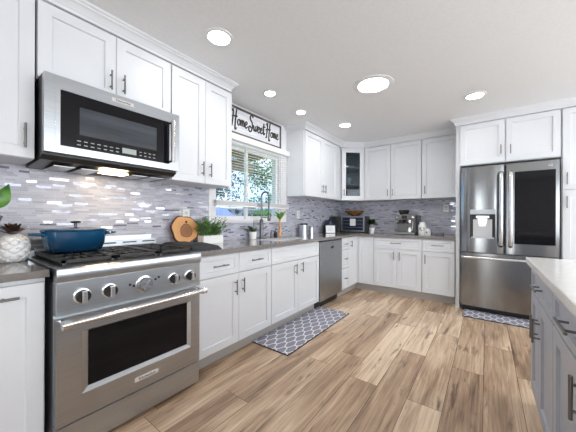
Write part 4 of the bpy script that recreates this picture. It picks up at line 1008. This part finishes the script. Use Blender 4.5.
def tree(x, y, zc, rx, rz, nl, mt, label, trunk=.1, ls=.16, zb=-.1, name='tree', cat='tree', group=None):
    t = thing(name, label, cat, (x, y, zb), group)
    m = MB(); m.tube([(x, y, zb), (x + .05, y, zc * .6), (x, y + .1, zc)], [trunk, trunk * .7, trunk * .3], 8)
    for k in range(7):
        a = k * .9; m.tube([(x, y, zc * .6 + k * .08), (x + math.cos(a) * rx * .6, y + math.sin(a) * rx * .6, zc + (k % 3 - .5) * rz * .4)], [trunk * .4, trunk * .1], 6)
    m.build('trunk', BARK, t)
    m = MB(); cl = [(Vector((rnd.gauss(0, .45), rnd.gauss(0, .45), rnd.gauss(0, .42)))) for _ in range(max(8, nl // 130))]
    for k in range(nl):
        c_ = cl[k % len(cl)]; p = Vector((x + (c_.x + rnd.gauss(0, .13)) * rx, y + (c_.y + rnd.gauss(0, .13)) * rx, zc + (c_.z + rnd.gauss(0, .12)) * rz))
        a = Vector((rnd.gauss(0, 1), rnd.gauss(0, 1), rnd.gauss(0, 1))).normalized(); b_ = a.cross(Vector((rnd.gauss(0, 1), rnd.gauss(0, 1), .3))).normalized(); s = ls * rnd.uniform(.5, 1)
        m.add([p - a * s * .5, p + b_ * s * .25, p + a * s * .5, p - b_ * s * .25], [(0, 1, 2, 3)])
    m.build('foliage', mt, t)
TL1 = noise_tint(mat('tree_leaf_green', (.07, .18, .05), .6), (.015, .07, .02), (.08, .20, .05), (1.5, 1.5, 1.5))
TL2 = noise_tint(mat('tree_leaf_blue', (.05, .12, .10), .6), (.01, .04, .045), (.05, .12, .10), (1.5, 1.5, 1.5))
tree(-7.6, 7.0, 2.9, 2.1, 1.7, 5200, TL2, 'loose bluish tree seen through the left window pane')
tree(-4.3, 8.6, 2.8, 1.4, 1.8, 5000, TL1, 'full green tree seen through the right window pane')
tree(-9.5, 7.5, 2.4, 1.6, 1.2, 1500, TL2, 'distant tree low in the left window pane, behind the pale wall')
t = thing('garden_wall', 'pale lilac garden wall outside, low in the window', 'wall', (-5.4, 6, -.1))
LIL = mat('lilac_stucco', (.42, .37, .43), .9)
MB().box(-5.5, -5.3, 2.5, 11, -.1, 1.48).build('wall_panel', LIL, t); MB().box(-5.55, -5.25, 2.5, 11, 1.48, 1.54).build('coping', mat('coping_grey', (.45, .44, .46), .9), t)
t = thing('garden_shed', 'small shed with a slate blue gable roof outside the left window pane', 'shed', (-3.9, 4.7, -.1))
MB().box(-4.3, -3.5, 4.3, 5.15, -.1, 1.2).build('shed_wall', mat('shed_grey', (.25, .27, .33), .8), t)
MB().prism([(-4.4, 1.2), (-3.4, 1.2), (-3.9, 1.46)], 4.25, 5.2, fr=lambda a, b_, c_: Vector((a, c_, b_))).build('roof', mat('slate_blue', (.10, .14, .28), .6), t)
for i, (x, y, s, lab) in enumerate(((-4.6, 5.7, .26, 'leftmost low dark shrub at the foot of the pale garden wall'), (-4.7, 6.3, .3, 'middle low dark shrub at the foot of the pale garden wall'), (-4.8, 6.95, .28, 'rightmost low dark shrub at the foot of the pale garden wall'))):
    tree(x, y, 1.08, s, .36, 900, TL2, lab, .03, .07, name='shrub', cat='shrub', group='shrubs by the garden wall')
t = thing('hedge', 'bright green clipped hedge close outside the right window pane', 'hedge', (-2.35, 5.7, -.1))
m = MB(); m.box(-2.55, -2.15, 5.0, 6.4, -.1, 1.25); m.build('hedge_core', mat('hedge_core', (.05, .12, .02), .9), t)
m = MB()
for k in range(3500):
    p = Vector((rnd.uniform(-2.6, -2.1), rnd.uniform(4.95, 6.45), rnd.uniform(.5, 1.36))); a = Vector((rnd.gauss(0, 1), rnd.gauss(0, 1), rnd.gauss(0, 1))).normalized(); b_ = a.orthogonal().normalized(); s = .05
    m.add([p - a * s * .5, p + b_ * s * .3, p + a * s * .5, p - b_ * s * .3], [(0, 1, 2, 3)])
m.build('foliage', noise_tint(mat('hedge_leaf', (.22, .5, .08), .6), (.16, .4, .05), (.34, .62, .14), (8, 8, 8)), t)

for o in list(bpy.data.objects):
    if '_o' in o: del o['_o']
